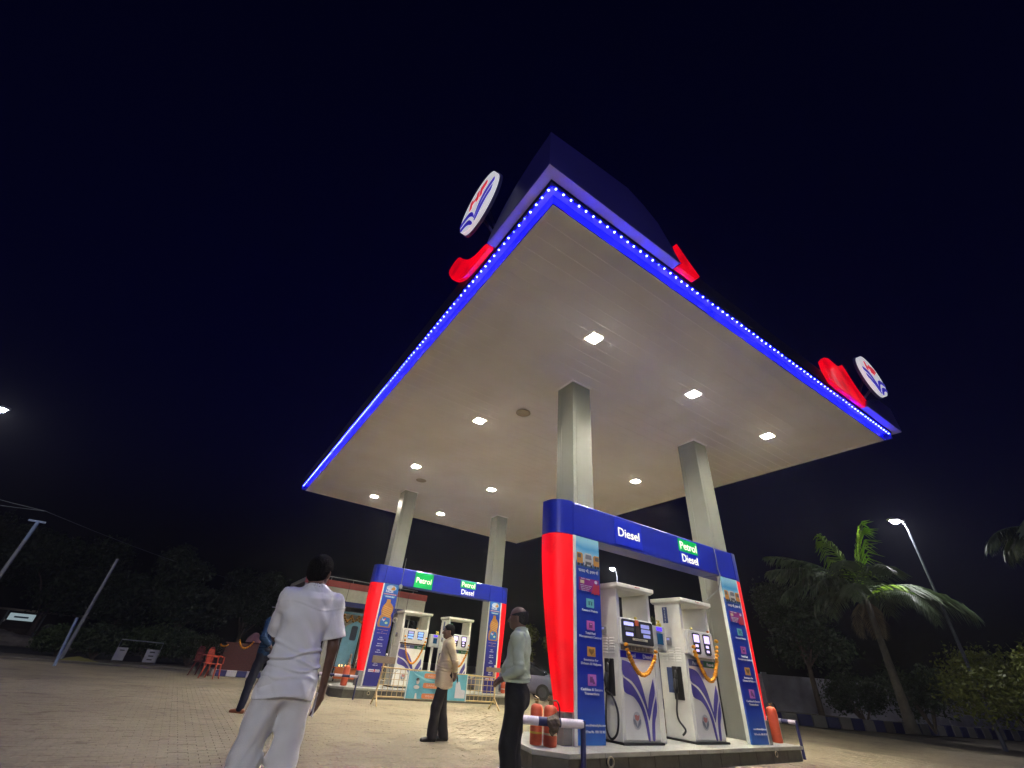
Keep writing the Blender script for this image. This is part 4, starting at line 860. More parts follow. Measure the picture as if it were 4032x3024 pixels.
# brick counter with sack and garland
t = thing('brick_counter', 'dark red brick counter beyond the plastic chairs', 'counter', (.1, 20.6, 0))
bm_ = mat('dark_brick', (.075,.022,.02), .85, var=.4, scale=9, bump=.3)
MB().box(-.62+.012,.86-.012,-.24,.24,.10,1.08).build('mortar', mat('dark_mortar', (.05,.035,.03), .9), t)
bme = None
for r_ in range(13):
    z = .11+r_*.075; n = 7
    for k in range(n):
        x = -.62+(k+(.5 if r_ % 2 else 0))*.211
        if x+.205 > .865: continue
        if bme is None:
            o = MB().box(0,.203,-.02,.0,0,.067).build('brick', bm_, t); bme = o.data
        else: o = bpy.data.objects.new('brick', bme); col.objects.link(o); o.parent = t
        o.location = (x, -.242+rnd.uniform(-.004,.003), z)
MB().box(-.66,.90,-.28,.28,1.08,1.13).build('coping', bm_, t)
t = thing('cloth_bundle', 'dusky purple cloth bundle on top of the brick counter', 'bundle', (.45, 20.6, 1.13))
m = MB(); m.lathe([(.20,0),(.27,.06),(.26,.22),(.2,.34),(.12,.40),(.04,.42)], n=14); o = m.build('cloth', mat('purple_cloth', (.12,.05,.07), .9, var=.3, bump=.6), t, smooth=True)
for v in o.data.vertices: v.co.x *= 1+.2*math.sin(v.co.z*14); v.co.y += .03*math.sin(v.co.x*21)
garland('dim marigold garland hanging on the brick counter', (-.1,20.33,1.22), (.42,20.33,1.20), .96, 18, r=.035)
garland('small yellow garland over the dark red chair', (-.80,19.3,1.03), (-.55,19.3,1.03), .97, 8, r=.03)
t = thing('painted_kerb', 'short blue and white painted kerb in front of the brick counter', 'kerb', (.2, 19.9, 0))
for k in range(6):
    a, b = -.75+k*.36, -.75+(k+1)*.36-.008
    MB().box(a, b, -.10, .10, 0, .20).build('kerb_stone', mat('kerb_white', (.60,.58,.60), .6, dirt=.2) if k % 2 else mat('kerb_blue', (.025,.03,.13), .6, dirt=.2), t, bevel=.012)
MB().box(-.9,1.6,.10,1.6,0,.19).build('platform', M_isltop, t)

# ------------------------------------------------------------------ silver saloon car behind the near gantry
def car(label, loc, rz):
    t = thing('parked_car', label, 'car', loc, rz)
    paint = mat('silver_lilac_paint', (.13,.13,.21), .32, metal=.1, coat=.6, var=.04); gl = mat('car_glass', (.015,.017,.022), .06)
    # lengthwise sections: x (front +), half width, sill z, belt z
    prof = [(-2.12,.55,.42,.86),(-2.05,.70,.30,.93),(-1.75,.80,.24,.98),(-1.2,.83,.22,1.00),(-.2,.84,.22,.98),(.8,.84,.22,.95),(1.3,.83,.22,.90),(1.8,.78,.24,.80),(2.08,.68,.30,.68),(2.15,.52,.38,.58)]
    m = MB(); L = 12; vs = []
    for x, hw, z0, z1 in prof:
        for s in [(-1,0),( -1,.35),(-1,.75),(-.92,1),(-.5,1.03),(0,1.04),(.5,1.03),(.92,1),(1,.75),(1,.35),(1,0),(0,-.02)]:
            bul = .96 if s[1] == 0 else 1.0 if s[1] < .5 else .965
            vs.append((x, s[0]*hw*bul, z0+(z1-z0)*s[1]))
    n = len(prof); fs = [(i*L+j, i*L+(j+1) % L, (i+1)*L+(j+1) % L, (i+1)*L+j) for i in range(n-1) for j in range(L)]+[tuple(range(L)), tuple((n-1)*L+j for j in range(L))]
    o = m.add(vs, fs).build('body', paint, t, smooth='all'); md = o.modifiers.new('s', 'SUBSURF'); md.levels = md.render_levels = 2
    rf = [(-1.72,.62,.97),(-1.15,.60,1.36),(-.5,.62,1.47),(.2,.61,1.46),(.75,.58,1.30),(1.35,.62,.92)]
    vs = []; fs = []
    for x, hw, z in rf: vs += [(x,-hw-.14,.93),(x,-hw,z-.05),(x,-hw*.6,z),(x,hw*.6,z),(x,hw,z-.05),(x,hw+.14,.93)]
    for i in range(5):
        for j in range(5): fs.append((i*6+j, i*6+j+1, (i+1)*6+j+1, (i+1)*6+j))
    fs += [(0,1,2,3,4,5), tuple(30+j for j in range(6))]
    o = MB().add(vs, fs).build('cabin_glass', gl, t, smooth='all'); md = o.modifiers.new('s', 'SUBSURF'); md.levels = md.render_levels = 2
    m = MB()
    m.add([(-1.0,-.56,1.405),(-.4,-.58,1.475),(.25,-.56,1.465),(.6,-.50,1.37),(.6,.50,1.37),(.25,.56,1.465),(-.4,.58,1.475),(-1.0,.56,1.405),(-.4,0,1.50),(.2,0,1.49)], [(0,1,8),(0,8,7),(7,8,6),(1,2,9,8),(8,9,5,6),(2,3,9),(3,4,9),(4,5,9)]).build('roof', paint, t, smooth='all')
    for x in (-.62,.30): 
        for s in (-1,1): MB().tube([(x,s*.80,.95),(x*.9,s*.64,1.43)], .028, 6).build('pillar', paint, t)
    for x in (-1.32,1.36):
        for s in (-1,1):
            wl = MB().tube([(x,s*.66,.31),(x,s*.84,.31)], .31, 20).build('wheel', M_black, t, smooth=True); MB().tube([(x,s*.835,.31),(x,s*.85,.31)], .20, 14).build('rim', mat('dull_wheel_rim', (.05,.05,.055), .5), wl)
    for s in (-1,1):
        MB().prism([(-2.09,.66),(-1.86,.70),(-1.82,.86),(-2.03,.85)], 'y', s*.60, s*.80).build('tail_lamp', mat('tail_lamp_red', (.35,.02,.02), .2), t, bevel=.01)
        MB().prism([(2.02,.58),(1.75,.66),(1.80,.74),(2.05,.66)], 'y', s*.48, s*.72).build('headlight', mat('headlight_lens', (.5,.5,.5), .1), t, bevel=.01)
        MB().ball((.85,s*.93,1.0), .075, 8, 6, (.6,1,.8)).build('mirror', paint, t, smooth='all')
    MB().box(-2.16,-2.10,-.26,.26,.56,.68).build('number_plate', mat('plate_white', (.55,.55,.5), .5), t)
    MB().box(-2.14,-2.0,-.72,.72,.30,.46).build('bumper', paint, t, bevel=.04)
    return t
car('silver saloon car parked behind the near gantry, behind the man in green shirt', (11.55, 17.05, 0), R(150))

# ------------------------------------------------------------------ street lamps and poles
def street_lamp(label, x, y, h, adir, arm=1.1, pole=.07, lit=True):
    t = thing('street_lamp', label, 'street lamp', (x, y, 0), 0, 'street lamps round the forecourt')
    ax, ay = math.cos(adir), math.sin(adir)
    MB().tube([(0,0,0),(0,0,h*.5),(0,0,h-.35)], [pole,pole*.8,pole*.6], 10).build('pole', mat('dark_pole_paint', (.07,.08,.10), .5), t, smooth=True)
    MB().tube([(0,0,h-.4),(ax*arm*.3,ay*arm*.3,h-.08),(ax*arm,ay*arm,h+.03)], .035, 8).build('arm', M_galv, t, smooth=True)
    m = MB(); m.box(-.32,.32,-.13,.13,.0,.09); o = m.build('lamp_head', M_grey, t, bevel=.02); o.location = (ax*(arm+.25), ay*(arm+.25), h+.0); o.rotation_euler = (0,0,adir)
    l = MB(); l.ball((.05,0,-.01), .15, 14, 9, (1.3,.95,.75)); l.build('lens', M_street, o, smooth='all')
    return t
def at(P, adir, arm): return P[0]-math.cos(adir)*(arm+.25), P[1]-math.sin(adir)*(arm+.25)
a = R(150); x, y = at((22.81,3.32), a, .15); street_lamp('lit street lamp on a tall pole beside the palm', x, y, 8.0, a, .15)
a = R(200); x, y = at((23.2,21.4), a, .5); street_lamp('distant lit street lamp seen under the near gantry beam', x, y, 8.0, a, .5)
a = R(-40); x, y = at((-11.35,20.4), a, 1.2); street_lamp('lit street lamp at the left edge of the photo', x, y, 8.0, a, 1.2)
M_assumed_fill = mat('assumed_fill_lamp_lens', (0.8, 0.8, 0.8), 0.4, emit=(0.86, 0.88, 1.0), es=3900)  # lens of the assumed fill lamp, far stronger than the other street lamps
fl = street_lamp('assumed unseen street lamp on a pole behind the camera, added as fill light', -8.5, -12.5, 6.0, R(58), 0.8)  # assumed lamp out of view, added to brighten upright faces turned to the camera
for o in fl.children_recursive:
    if o.name.startswith('lens'): o.data.materials.clear(); o.data.materials.append(M_assumed_fill)
t = thing('utility_pole', 'pale utility pole with blue top at the far left', 'pole', (-9.55, 25.6, 0)); 
MB().tube([(0,0,0),(.05,-.1,4.2)], [.09,.07], 8).build('shaft', M_galv, t, smooth=True); MB().tube([(.05,-.1,4.2),(.06,-.12,5.0)], .075, 8).build('top_section', mat('blue_grey_paint', (.16,.22,.34), .5), t, smooth=True); MB().box(-.28,.32,-.15,-.07,4.98,5.06).build('crossarm', mat('blue_grey_paint', (.16,.22,.34)), t)
t = thing('utility_pole', 'thin bare pale pole right of the far left pole', 'pole', (-5.95, 24.8, 0)); MB().tube([(0,0,.0),(0,0,3.95)], [.07,.055], 8).build('shaft', M_galv, t, smooth=True)
t = thing('post', 'blue-grey leaning post at the left road edge', 'post', (-5.36, 19.76, 0)); MB().tube([(0,0,0),(-.28,1.2,1.42)], .045, 8).build('shaft', mat('blue_grey_paint', (.16,.22,.34)), t, smooth=True)
for k, (p0, p1) in enumerate((((-9.5,25.5,5.5),(-26,30,9.5)),((-9.5,25.5,5.5),(-30,21,5.6)),((-9.5,25.5,5.5),(8,60,7)))):
    t = thing('overhead_wire', ('overhead wire rising to the left from the far left pole','level overhead wire running left from the far left pole','overhead wire running away to the right from the far left pole')[k], 'wire', p0, 0, 'overhead wires at the far left pole')
    a_, b_ = Vector(p0), Vector(p1); MB().tube([tuple((b_-a_)*u-Vector((0,0,4*.6*u*(1-u)))) for u in [i/12 for i in range(13)]], .010, 4).build('strand', M_galv, t)
# roadside shop across the road, gravel heap, barrier with sign boards
t = thing('roadside_shop', 'dim roadside shop with a lit white sign at the far left', 'building', (-12.5, 54, 0))
dk = mat('shop_dark_wall', (.05,.025,.025), .8)
MB().box(-5.0,2.6,.8,3.5,0,2.0).build('wall', dk, t); MB().box(-5.4,2.8,-.6,3.6,2.0,2.14).build('awning', mat('rusty_sheet', (.46,.34,.24), .6, dirt=.4), t)
for x in (-5.2,-2.2,.2,2.6): MB().box(x-.05,x+.05,-.55,-.45,0,2.0).build('post', M_grey, t)
sg = MB().box(-1.95,-.35,-.75,-.62,1.32,1.82).build('sign_board', mat('lit_shop_sign', (.5,.55,.6), .5, emit=(.55,.72,.78), es=.35), t)
MB().box(-1.6,-.7,-.76,-.752,1.5,1.62).build('sign_print', mat('shop_sign_blue', (.10,.22,.35), .5), sg)
for x, z in ((-.15,1.2),(.75,1.05),(-2.2,1.25)): MB().ball((x,-.3,z), .12, 8, 6).build('hanging_pack', mat('pale_pack', (.75,.6,.6), .5), t, smooth='all')
MB().box(-4.6,2.0,.0,.75,0,.75).build('counter', mat('shop_counter', (.07,.04,.03), .8), t)
def heap(name, label, loc, a, b, h, m):
    t = MB(); n, q = 26, 7; vs = []
    for j in range(q+1):
        for i in range(n):
            th = 2*math.pi*i/n; rr_ = 1-j/q; k = 1+.12*math.sin(3*th+j)+.06*math.sin(7*th)
            vs.append((a*rr_*k*math.cos(th), b*rr_*k*math.sin(th), h*(1-rr_**1.3)*(1+.15*math.sin(5*th+2*j))))
    fs = [(j*n+i, j*n+(i+1) % n, (j+1)*n+(i+1) % n, (j+1)*n+i) for j in range(q) for i in range(n)]
    o = t.add(vs, fs).build(name, m, None, smooth='all', loc=loc); tag(o, label, 'heap'); return o
heap('gravel_heap', 'low pale gravel heap in front of the far left shop', (-12.3, 41, -.05), 4.8, 2.0, .75, mat('pale_gravel', (.50,.44,.34), .9, var=.4, scale=3, bump=.6))
t = thing('sign_rack', 'steel frame holding two pale sign boards at the left road edge', 'sign', (-3.55, 26, 0))
MB().tube([(-.82,0,0),(-.82,0,.86),(.82,0,.84),(.82,0,0)], .025, 6).build('frame', M_galv, t)
for k, x in enumerate((-.62,.55)):
    b = MB().box(x-.20-.04*k,x+.20+.04*k,-.04,-.02,.06,.56).build('board', mat('pale_board', (.30,.30,.33), .6, dirt=.3), t)
    if k == 0: MB().box(x-.08,x+.1,-.046,-.041,.43,.47).build('board_print', M_dark, b)
    else:
        for z in (.14,.28,.43): MB().box(x-.1,x+.1,-.046,-.041,z,z+.05).build('board_print', M_dark, b)
struct(MB().box(-30, -1.2, 23.6, 23.9, -.05, .02).build('road_edge', G_dirt))
struct(MB().box(-120, 20, 29, 37, -.046, -.042).build('road', mat('asphalt', (.05,.05,.05), .9)))

# kerb wall on the right, painted stones, with plants behind
kp = [(17.3,17.5),(20.2,12.5),(21.9,9.8),(24.6,8.2),(28.5,7.2),(33,6.3),(38,5.2),(44,3.8)]
t = thing('painted_kerb', 'long blue and white painted kerb of stones along the right edge of the forecourt', 'kerb', (21.9,9.8,0))
path = spl(kp, 10); acc = 0; k = 0; i = 0
P0 = Vector((*path[0],0)); pts2 = [Vector((*p,0)) for p in path]
seg = []; step = .62; cur = pts2[0]; rest = step
res_ = [cur]
for a_, b_ in zip(pts2[:-1], pts2[1:]):
    L = (b_-a_).length; s = rest
    while s <= L: res_.append(a_+(b_-a_)*s/L); s += step
    rest = s-L
for k, (a_, b_) in enumerate(zip(res_[:-1], res_[1:])):
    u = (b_-a_).normalized(); nn = Vector((-u.y,u.x,0)); a2, b2 = a_+u*.02, b_-u*.02
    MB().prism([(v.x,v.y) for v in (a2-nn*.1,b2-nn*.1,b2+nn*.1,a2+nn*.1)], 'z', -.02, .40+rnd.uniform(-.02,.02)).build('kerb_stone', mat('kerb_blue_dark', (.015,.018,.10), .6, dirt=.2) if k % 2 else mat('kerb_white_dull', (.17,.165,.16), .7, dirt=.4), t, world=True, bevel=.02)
struct(MB().prism([(17.5,17.7),(20.4,12.7),(22.0,10.0),(24.7,8.4),(28.6,7.4),(33.1,6.5),(38,5.4),(44,4),(90,-10),(90,60),(18,60)], 'z', -.045, .22).build('planting_bed', G_dirt))
t = thing('boundary_wall', 'dim white boundary wall behind the right-hand trees', 'wall', (34, 14, 0))
wm = mat('whitewashed_wall', (.36,.35,.40), .8, var=.3, scale=1.2, dirt=.4)
WP = [(24,26),(27,20),(29.5,15),(33,11),(39,9),(48,6.5)]
for a_, b_ in zip(WP[:-1], WP[1:]):
    a_, b_ = Vector((*a_,0)), Vector((*b_,0)); u = (b_-a_).normalized(); nn = Vector((-u.y,u.x,0))
    MB().prism([(v.x,v.y) for v in (a_+u*.01,b_-u*.01,b_-u*.01+nn*.2,a_+u*.01+nn*.2)], 'z', -.02, 2.05).build('wall_panel', wm, t, world=True)
    MB().prism([(v.x,v.y) for v in (a_-nn*.05,a_+u*.3-nn*.05,a_+u*.3+nn*.25,a_+nn*.25)], 'z', -.02, 2.15).build('pier', wm, t, world=True)

# ------------------------------------------------------------------ vegetation
def leaf_mat(name, c): return mat(name, c, .5, var=.45, scale=1.6, spec=.3)
L1 = leaf_mat('dark_foliage', (.035,.055,.018)); L2 = leaf_mat('olive_foliage', (.13,.155,.018)); L3 = leaf_mat('mid_foliage', (.05,.075,.022)); L4 = leaf_mat('fresh_palm_leaf', (.34,.58,.03)); L5 = leaf_mat('palm_leaf', (.12,.17,.085)); L6 = leaf_mat('dry_leaf', (.18,.14,.08))
bark = mat('bark', (.12,.09,.065), .9, var=.4, scale=8, bump=.6)
def leaves_mesh(name, clumps, n, size, m, parent, seed=1):
    q = np.random.RandomState(seed)
    C_ = np.array([c[:3] for c in clumps]); Rr = np.array([c[3:6] for c in clumps]); vol = Rr.prod(1)**.8; vol /= vol.sum()
    idx = q.choice(len(clumps), n, p=vol)
    d = q.normal(size=(n,3)); d /= np.linalg.norm(d,axis=1)[:,None]; rad = (q.uniform(.35,1,n)**.5)[:,None]
    ctr = C_[idx]+d*rad*Rr[idx]*(1+.18*q.normal(size=(n,1)))
    a = q.normal(size=(n,3)); a /= np.linalg.norm(a,axis=1)[:,None]; b = np.cross(a, q.normal(size=(n,3))); b /= np.linalg.norm(b,axis=1)[:,None]
    s = size*q.uniform(.6,1.4,(n,1))
    V = np.stack([ctr-a*s, ctr+b*s*.45, ctr+a*s, ctr-b*s*.45],1).reshape(-1,3)
    me = bpy.data.meshes.new(name); me.from_pydata(V.tolist(), [], [(4*i,4*i+1,4*i+2,4*i+3) for i in range(n)]); me.materials.append(m)
    o = bpy.data.objects.new(name, me); col.objects.link(o); o.parent = parent; return o
def tree(label, loc, h, cw, n, m, size=.10, trunk=.14, seed=1, kind='leafy_tree', grp=None, low=.35, lean=0, cat='tree'):
    t = thing(kind, label, cat, loc, 0, grp); q = random.Random(seed)
    tk = MB(); tk.tube([(0,0,-.05),(lean*.3,0,h*low*.6),(lean*.6,0,h*low),(lean*.8,.0,h*.75)], [trunk,trunk*.8,trunk*.65,trunk*.25], 8)
    cl = []
    for k in range(9):
        an = q.uniform(0,6.28); rad = q.uniform(.15,.62)*cw; z = h*q.uniform(low+.12,.88)
        x, y = lean*.7+rad*math.cos(an), rad*math.sin(an); cl.append((x,y,z,cw*q.uniform(.28,.48),cw*q.uniform(.28,.48),h*q.uniform(.10,.19)))
        tk.tube([(lean*.55,0,h*low*.9),(lean*.6+(x-lean*.6)*.5,y*.5,h*low+(z-h*low)*.6),(x,y,z)], [trunk*.4,trunk*.25,trunk*.1], 5)
    tk.build('trunk', bark, t, smooth='all'); leaves_mesh('crown', cl, n, size, m, t, seed); return t
def bush(label, loc, rx, ry, h, n, m, seed=1, size=.07, grp='bushes'):
    t = thing('bush', label, 'bush', loc, 0, grp); q = random.Random(seed)
    cl = [(q.uniform(-.6,.6)*rx, q.uniform(-.6,.6)*ry, h*q.uniform(.35,.72), rx*q.uniform(.35,.55), ry*q.uniform(.35,.55), h*q.uniform(.22,.32)) for _ in range(10)]
    leaves_mesh('foliage', cl, n, size, m, t, seed)
    st = MB()
    for c in cl[:6]: st.tube([(0,0,-.05),(c[0]*.5,c[1]*.5,c[2]*.6),(c[0],c[1],c[2])], [.05,.035,.015], 5)
    st.build('stems', bark, t); return t
def palm(label, loc, h, nf, fl, seed, trunk=.17, fresh=2, lean=(0,0), grp=None, extra=(), drop=None):
    t = thing('palm_tree', label, 'palm tree', loc, 0, grp); q = random.Random(seed)
    tk = MB(); pth = [(lean[0]*(u**1.5), lean[1]*(u**1.5), h*u) for u in [i/10 for i in range(11)]]
    tk.tube(pth, [trunk*(1.5-.9*u**.4) for u in [i/10 for i in range(11)]], 10); tk.build('trunk', mat('palm_trunk', (.10,.09,.07), .85, var=.4, scale=4, bump=.6), t, smooth='all')
    top = Vector((lean[0], lean[1], h))
    def frond(az, el, L, m, curve=1.0, wmul=1.0, nm='frond'):
        n = 22; sp = []; p = top.copy(); e = el
        for i in range(n+1):
            sp.append(p.copy()); p = p+Vector((math.cos(az)*math.cos(e), math.sin(az)*math.cos(e), math.sin(e)))*(L/n); e -= curve*R(115)/n*(.35+1.3*i/n)
        mb = MB(); mb.tube(sp, [.030*(1-i/(n+1))+.004 for i in range(n+1)], 5)
        for i in range(3, n):
            d = (sp[i+1]-sp[i]).normalized(); sd = d.cross(Vector((0,0,1))); sd = sd.normalized() if sd.length > .01 else Vector((math.sin(az),-math.cos(az),0))
            u = i/n; ll = L*.30*math.sin(math.pi*(.12+.85*u))**.8*wmul
            for s in (-1,1):
                for kk in (0,1):
                    b0 = sp[i]+(sp[i+1]-sp[i])*.5*kk
                    dr = (sd*s*1.0+d*.75+Vector((0,0,-.35+q.uniform(-.2,.15)))).normalized(); t1 = b0+dr*ll*q.uniform(.8,1.1)+Vector((0,0,-ll*.32))
                    md_ = b0+dr*ll*.55; wd = d*.030*max(.5, L/3)
                    mb.add([b0-wd*.6, b0+wd*.6, md_+wd, t1, md_-wd], [(0,1,2,3,4)])
        return mb.build(nm, m, t)
    for k in range(nf):
        az = 2*math.pi*k/nf+q.uniform(-.25,.25); frond(az, R(q.uniform(8,58)), fl*q.uniform(.82,1.08), L5, q.uniform(.9,1.35))
    for a_ in extra: frond(*a_)
    for k in range(3): frond(q.uniform(0,6.28), R(-10), fl*.6, L6, 1.2, .8, 'dry_frond')
    return t
# main palm on the right: fresh upright frond
palm('palm tree with bright green young frond, right of the near gantry', (22.2,5.35,.2), 4.6, 14, 3.5, 5, extra=((R(-60),R(84),3.3,L4,.16,2.8,'young_frond'),(R(120),R(80),3.0,L4,.22,2.6,'young_frond'),(R(115),R(62),1.9,L4,.5,1.2,'young_frond'),(R(112),R(50),4.2,L5,.50,1.2,'frond'),(R(122),R(40),4.0,L5,.55,1.2,'frond'),(R(100),R(58),3.6,L5,.6,1.2,'frond'),(R(-70),R(45),2.0,L4,.9,1.3,'young_frond'),(R(145),R(42),4.0,L5,.75,1.1,'frond'),(R(130),R(30),3.8,L5,.8,1.1,'frond'),(R(-60),R(25),4.0,L5,.9,1.1,'frond')))
palm('tall dark palm cut off by the right edge of the photo', (19.6,-1.7,.2), 5.6, 12, 2.7, 9, trunk=.2)
bush('wide olive green bush at the right edge under the palm', (23.8,2.1,.2), 2.3, 2.2, 3.25, 15000, L2, 3, .075, 'bushes in the right-hand bed')
bush('low dark bush between the palm and the olive bush', (26.5,6.0,.2), 1.6, 1.5, 2.5, 5000, L1, 6, .075, 'bushes in the right-hand bed')
bush('dark bush left of the palm trunk', (26.5,8.6,.2), 1.5, 1.5, 2.3, 5000, L1, 8, .075, 'bushes in the right-hand bed')
tree('dark leafy tree just right of the near gantry', (26.0,10.3,.2), 6.2, 3.0, 14000, L1, .10, .16, 11, grp='trees behind the right-hand bed', low=.38)
tree('dark tree behind the near gantry posters', (25.0,15.0,.2), 5.2, 2.6, 9000, L3, .10, .15, 12, grp='trees behind the right-hand bed')
tree('tree seen between the two near pumps', (22.5,17.5,.2), 4.6, 2.0, 6000, L2, .10, .12, 13, grp='trees behind the right-hand bed')
tree('tree seen through the near pump window', (18.0,21.5,.2), 4.4, 1.8, 6000, L2, .10, .12, 14, grp='trees behind the right-hand bed')
tree('small pale tree beside the man in green shirt, behind the car', (16.0,22.5,0), 3.6, 1.1, 2600, L2, .10, .10, 15, grp='trees behind the right-hand bed')
for k, (x, y, h, cw, sd, lab) in enumerate(((-15.5,44,7.5,4.2,21,'large dark tree behind the far left shop'),(-10.5,42,6.8,3.8,22,'dark tree behind the two pale poles'),(-6.2,40,5.2,3.2,23,'lower dark tree behind the sign boards'),(-2.6,38,6.4,3.4,24,'dark tree left of the brick counter'),(1.6,40,6.6,3.2,25,'dark tree behind the left end of the office'))):
    tree(lab, (x,y,0), h, cw, 12000, L1, .14, .2, sd, grp='dark trees beyond the road', low=.25)
for k, (x, y, rx, h, lab) in enumerate(((-5.3,28,1.3,1.5,'dark shrub behind the sign rack'),(-3.2,28.3,1.5,1.7,'dark shrub right of the sign rack'),(-1.4,27.5,1.4,1.6,'dark shrub behind the red chairs'),(-6.8,29,1.2,1.3,'dark shrub by the thin bare pole'))):
    bush(lab, (x,y,0), rx, 1.0, h, 4500, L3 if k % 2 else L1, 30+k, .07, 'shrubs at the left road edge')
o = heap('grass_tuft', 'low yellowish grass tuft at the left road edge', (-5.4,24.6,-.02), .7, .35, .16, mat('yellow_grass', (.16,.15,.04), .9)); 

# ------------------------------------------------------------------ people: smooth-union distance fields meshed with surface nets
def V3(*a): return np.array(a, float)
def sd_cone(P, a, b, ra, rb):
    ba = b-a; l2 = ba@ba; h = np.clip(((P-a)@ba)/l2, 0, 1)
    return np.linalg.norm(P-a-h[:,None]*ba, axis=1)-(ra+(rb-ra)*h)
def sd_ell(P, c, r, yaw_=0.0, pit=0.0):
    q = P-c
    if yaw_: cs, sn = math.cos(yaw_), math.sin(yaw_); q = np.stack([q[:,0]*cs+q[:,1]*sn, -q[:,0]*sn+q[:,1]*cs, q[:,2]], 1)
    if pit: cs, sn = math.cos(pit), math.sin(pit); q = np.stack([q[:,0]*cs+q[:,2]*sn, q[:,1], -q[:,0]*sn+q[:,2]*cs], 1)
    k0 = np.linalg.norm(q/r, axis=1); k1 = np.linalg.norm(q/(r*r), axis=1)
    return k0*(k0-1)/np.maximum(k1, 1e-6)
class Field:
    def __init__(s): s.p = []; s.cut = []
    def cone(s, a, b, ra, rb, k=.02): s.p.append(('c', np.array(a,float), np.array(b,float), ra, rb, k)); return s
    def chain(s, pts, rs, k=.02):
        for i in range(len(pts)-1): s.cone(pts[i], pts[i+1], rs[i], rs[i+1], k)
        return s
    def ell(s, c, r, k=.02, yaw_=0.0, pit=0.0): s.p.append(('e', np.array(c,float), np.array(r,float), yaw_, pit, k)); return s
    def bounds(s):
        lo = np.full(3, 1e9); hi = -lo
        for p in s.p:
            if p[0] == 'c':
                m = max(p[3], p[4]); lo = np.minimum(lo, np.minimum(p[1], p[2])-m); hi = np.maximum(hi, np.maximum(p[1], p[2])+m)
            else: lo = np.minimum(lo, p[1]-p[2].max()); hi = np.maximum(hi, p[1]+p[2].max())
        return lo-.03, hi+.03
    def mesh(s, name, m, parent, h, disp=None):
        lo, hi = s.bounds(); n = np.ceil((hi-lo)/h).astype(int)+1
        D_ = np.full(n, 0.25, np.float64)
        ax = [lo[i]+h*np.arange(n[i]) for i in range(3)]
        for p in s.p:
            if p[0] == 'c': r_ = max(p[3], p[4]); a = np.minimum(p[1], p[2])-r_-.06; b = np.maximum(p[1], p[2])+r_+.06
            else: r_ = p[2].max(); a = p[1]-r_-.06; b = p[1]+r_+.06
            i0 = np.maximum(((a-lo)/h).astype(int), 0); i1 = np.minimum(((b-lo)/h).astype(int)+2, n)
            g = np.meshgrid(*[ax[i][i0[i]:i1[i]] for i in range(3)], indexing='ij'); P = np.stack([q.ravel() for q in g], 1)
            d = sd_cone(P, p[1], p[2], p[3], p[4]) if p[0] == 'c' else sd_ell(P, p[1], p[2], p[3], p[4])
            k = p[5]; sl = tuple(slice(i0[i], i1[i]) for i in range(3)); o = D_[sl]; d = d.reshape(o.shape)
            hh = np.clip(.5+.5*(o-d)/k, 0, 1); D_[sl] = o+(d-o)*hh-k*hh*(1-hh)
        G = np.meshgrid(*ax, indexing='ij')
        if disp is not None: D_ += disp(G[0], G[1], G[2])
        for fn in s.cut: D_ = np.maximum(D_, fn(G[0], G[1], G[2]))
        D_[0]=D_[-1]=.1; D_[:,0]=D_[:,-1]=.1; D_[:,:,0]=D_[:,:,-1]=.1
        # surface nets
        N = np.array(D_.shape)-1; ins = D_ < 0
        cor = [(i,j,k) for i in (0,1) for j in (0,1) for k in (0,1)]
        cnt = sum(ins[i:i+N[0], j:j+N[1], k:k+N[2]].astype(np.int8) for i,j,k in cor)
        act = (cnt > 0) & (cnt < 8); ids = -np.ones(act.shape, np.int64); cells = np.argwhere(act); ids[act] = np.arange(len(cells))
        acc = np.zeros((len(cells),3)); ct = np.zeros(len(cells))
        for a in cor:
            for ax_ in range(3):
                if a[ax_] == 1: continue
                b = list(a); b[ax_] = 1
                va = D_[cells[:,0]+a[0], cells[:,1]+a[1], cells[:,2]+a[2]]; vb = D_[cells[:,0]+b[0], cells[:,1]+b[1], cells[:,2]+b[2]]
                mk = (va < 0) != (vb < 0); t = np.where(mk, va/np.where(va-vb == 0, 1, va-vb), 0)
                pt = np.array(a, float)[None]+np.zeros((len(cells),3)); pt[:,ax_] = t
                acc += pt*mk[:,None]; ct += mk
        vs = lo+h*(cells+acc/ct[:,None])
        F = []
        for ax_ in range(3):
            u, v = [(1,2),(2,0),(0,1)][ax_]
            sl0 = [slice(1,N[i]) for i in range(3)]; sl0[ax_] = slice(0,N[ax_]); sl1 = list(sl0); sl1[ax_] = slice(1,N[ax_]+1)
            A = ins[tuple(sl0)]; B = ins[tuple(sl1)]
            for cond, flip in ((A & ~B, False), (~A & B, True)):
                e = np.argwhere(cond)
                if not len(e): continue
                off = np.array([1,1,1]); off[ax_] = 0; e = e+off
                def idx(du, dv): q = e.copy(); q[:,u] += du; q[:,v] += dv; return ids[q[:,0],q[:,1],q[:,2]]
                q = np.stack([idx(-1,-1), idx(0,-1), idx(0,0), idx(-1,0)], 1)
                F.append(q[:,::-1] if flip else q)
        F = np.concatenate(F); F = F[(F >= 0).all(1)]
        me = bpy.data.meshes.new(name); me.vertices.add(len(vs)); me.vertices.foreach_set('co', vs.ravel())
        me.loops.add(F.size); me.loops.foreach_set('vertex_index', F.ravel().astype(np.int32))
        me.polygons.add(len(F)); me.polygons.foreach_set('loop_start', np.arange(0, F.size, 4, dtype=np.int32)); me.polygons.foreach_set('loop_total', np.full(len(F), 4, dtype=np.int32))
        me.polygons.foreach_set('use_smooth', np.ones(len(F), bool)); me.update(calc_edges=True); me.validate()
        me.materials.append(m)
        o = bpy.data.objects.new(name, me); col.objects.link(o); o.parent = parent; return o
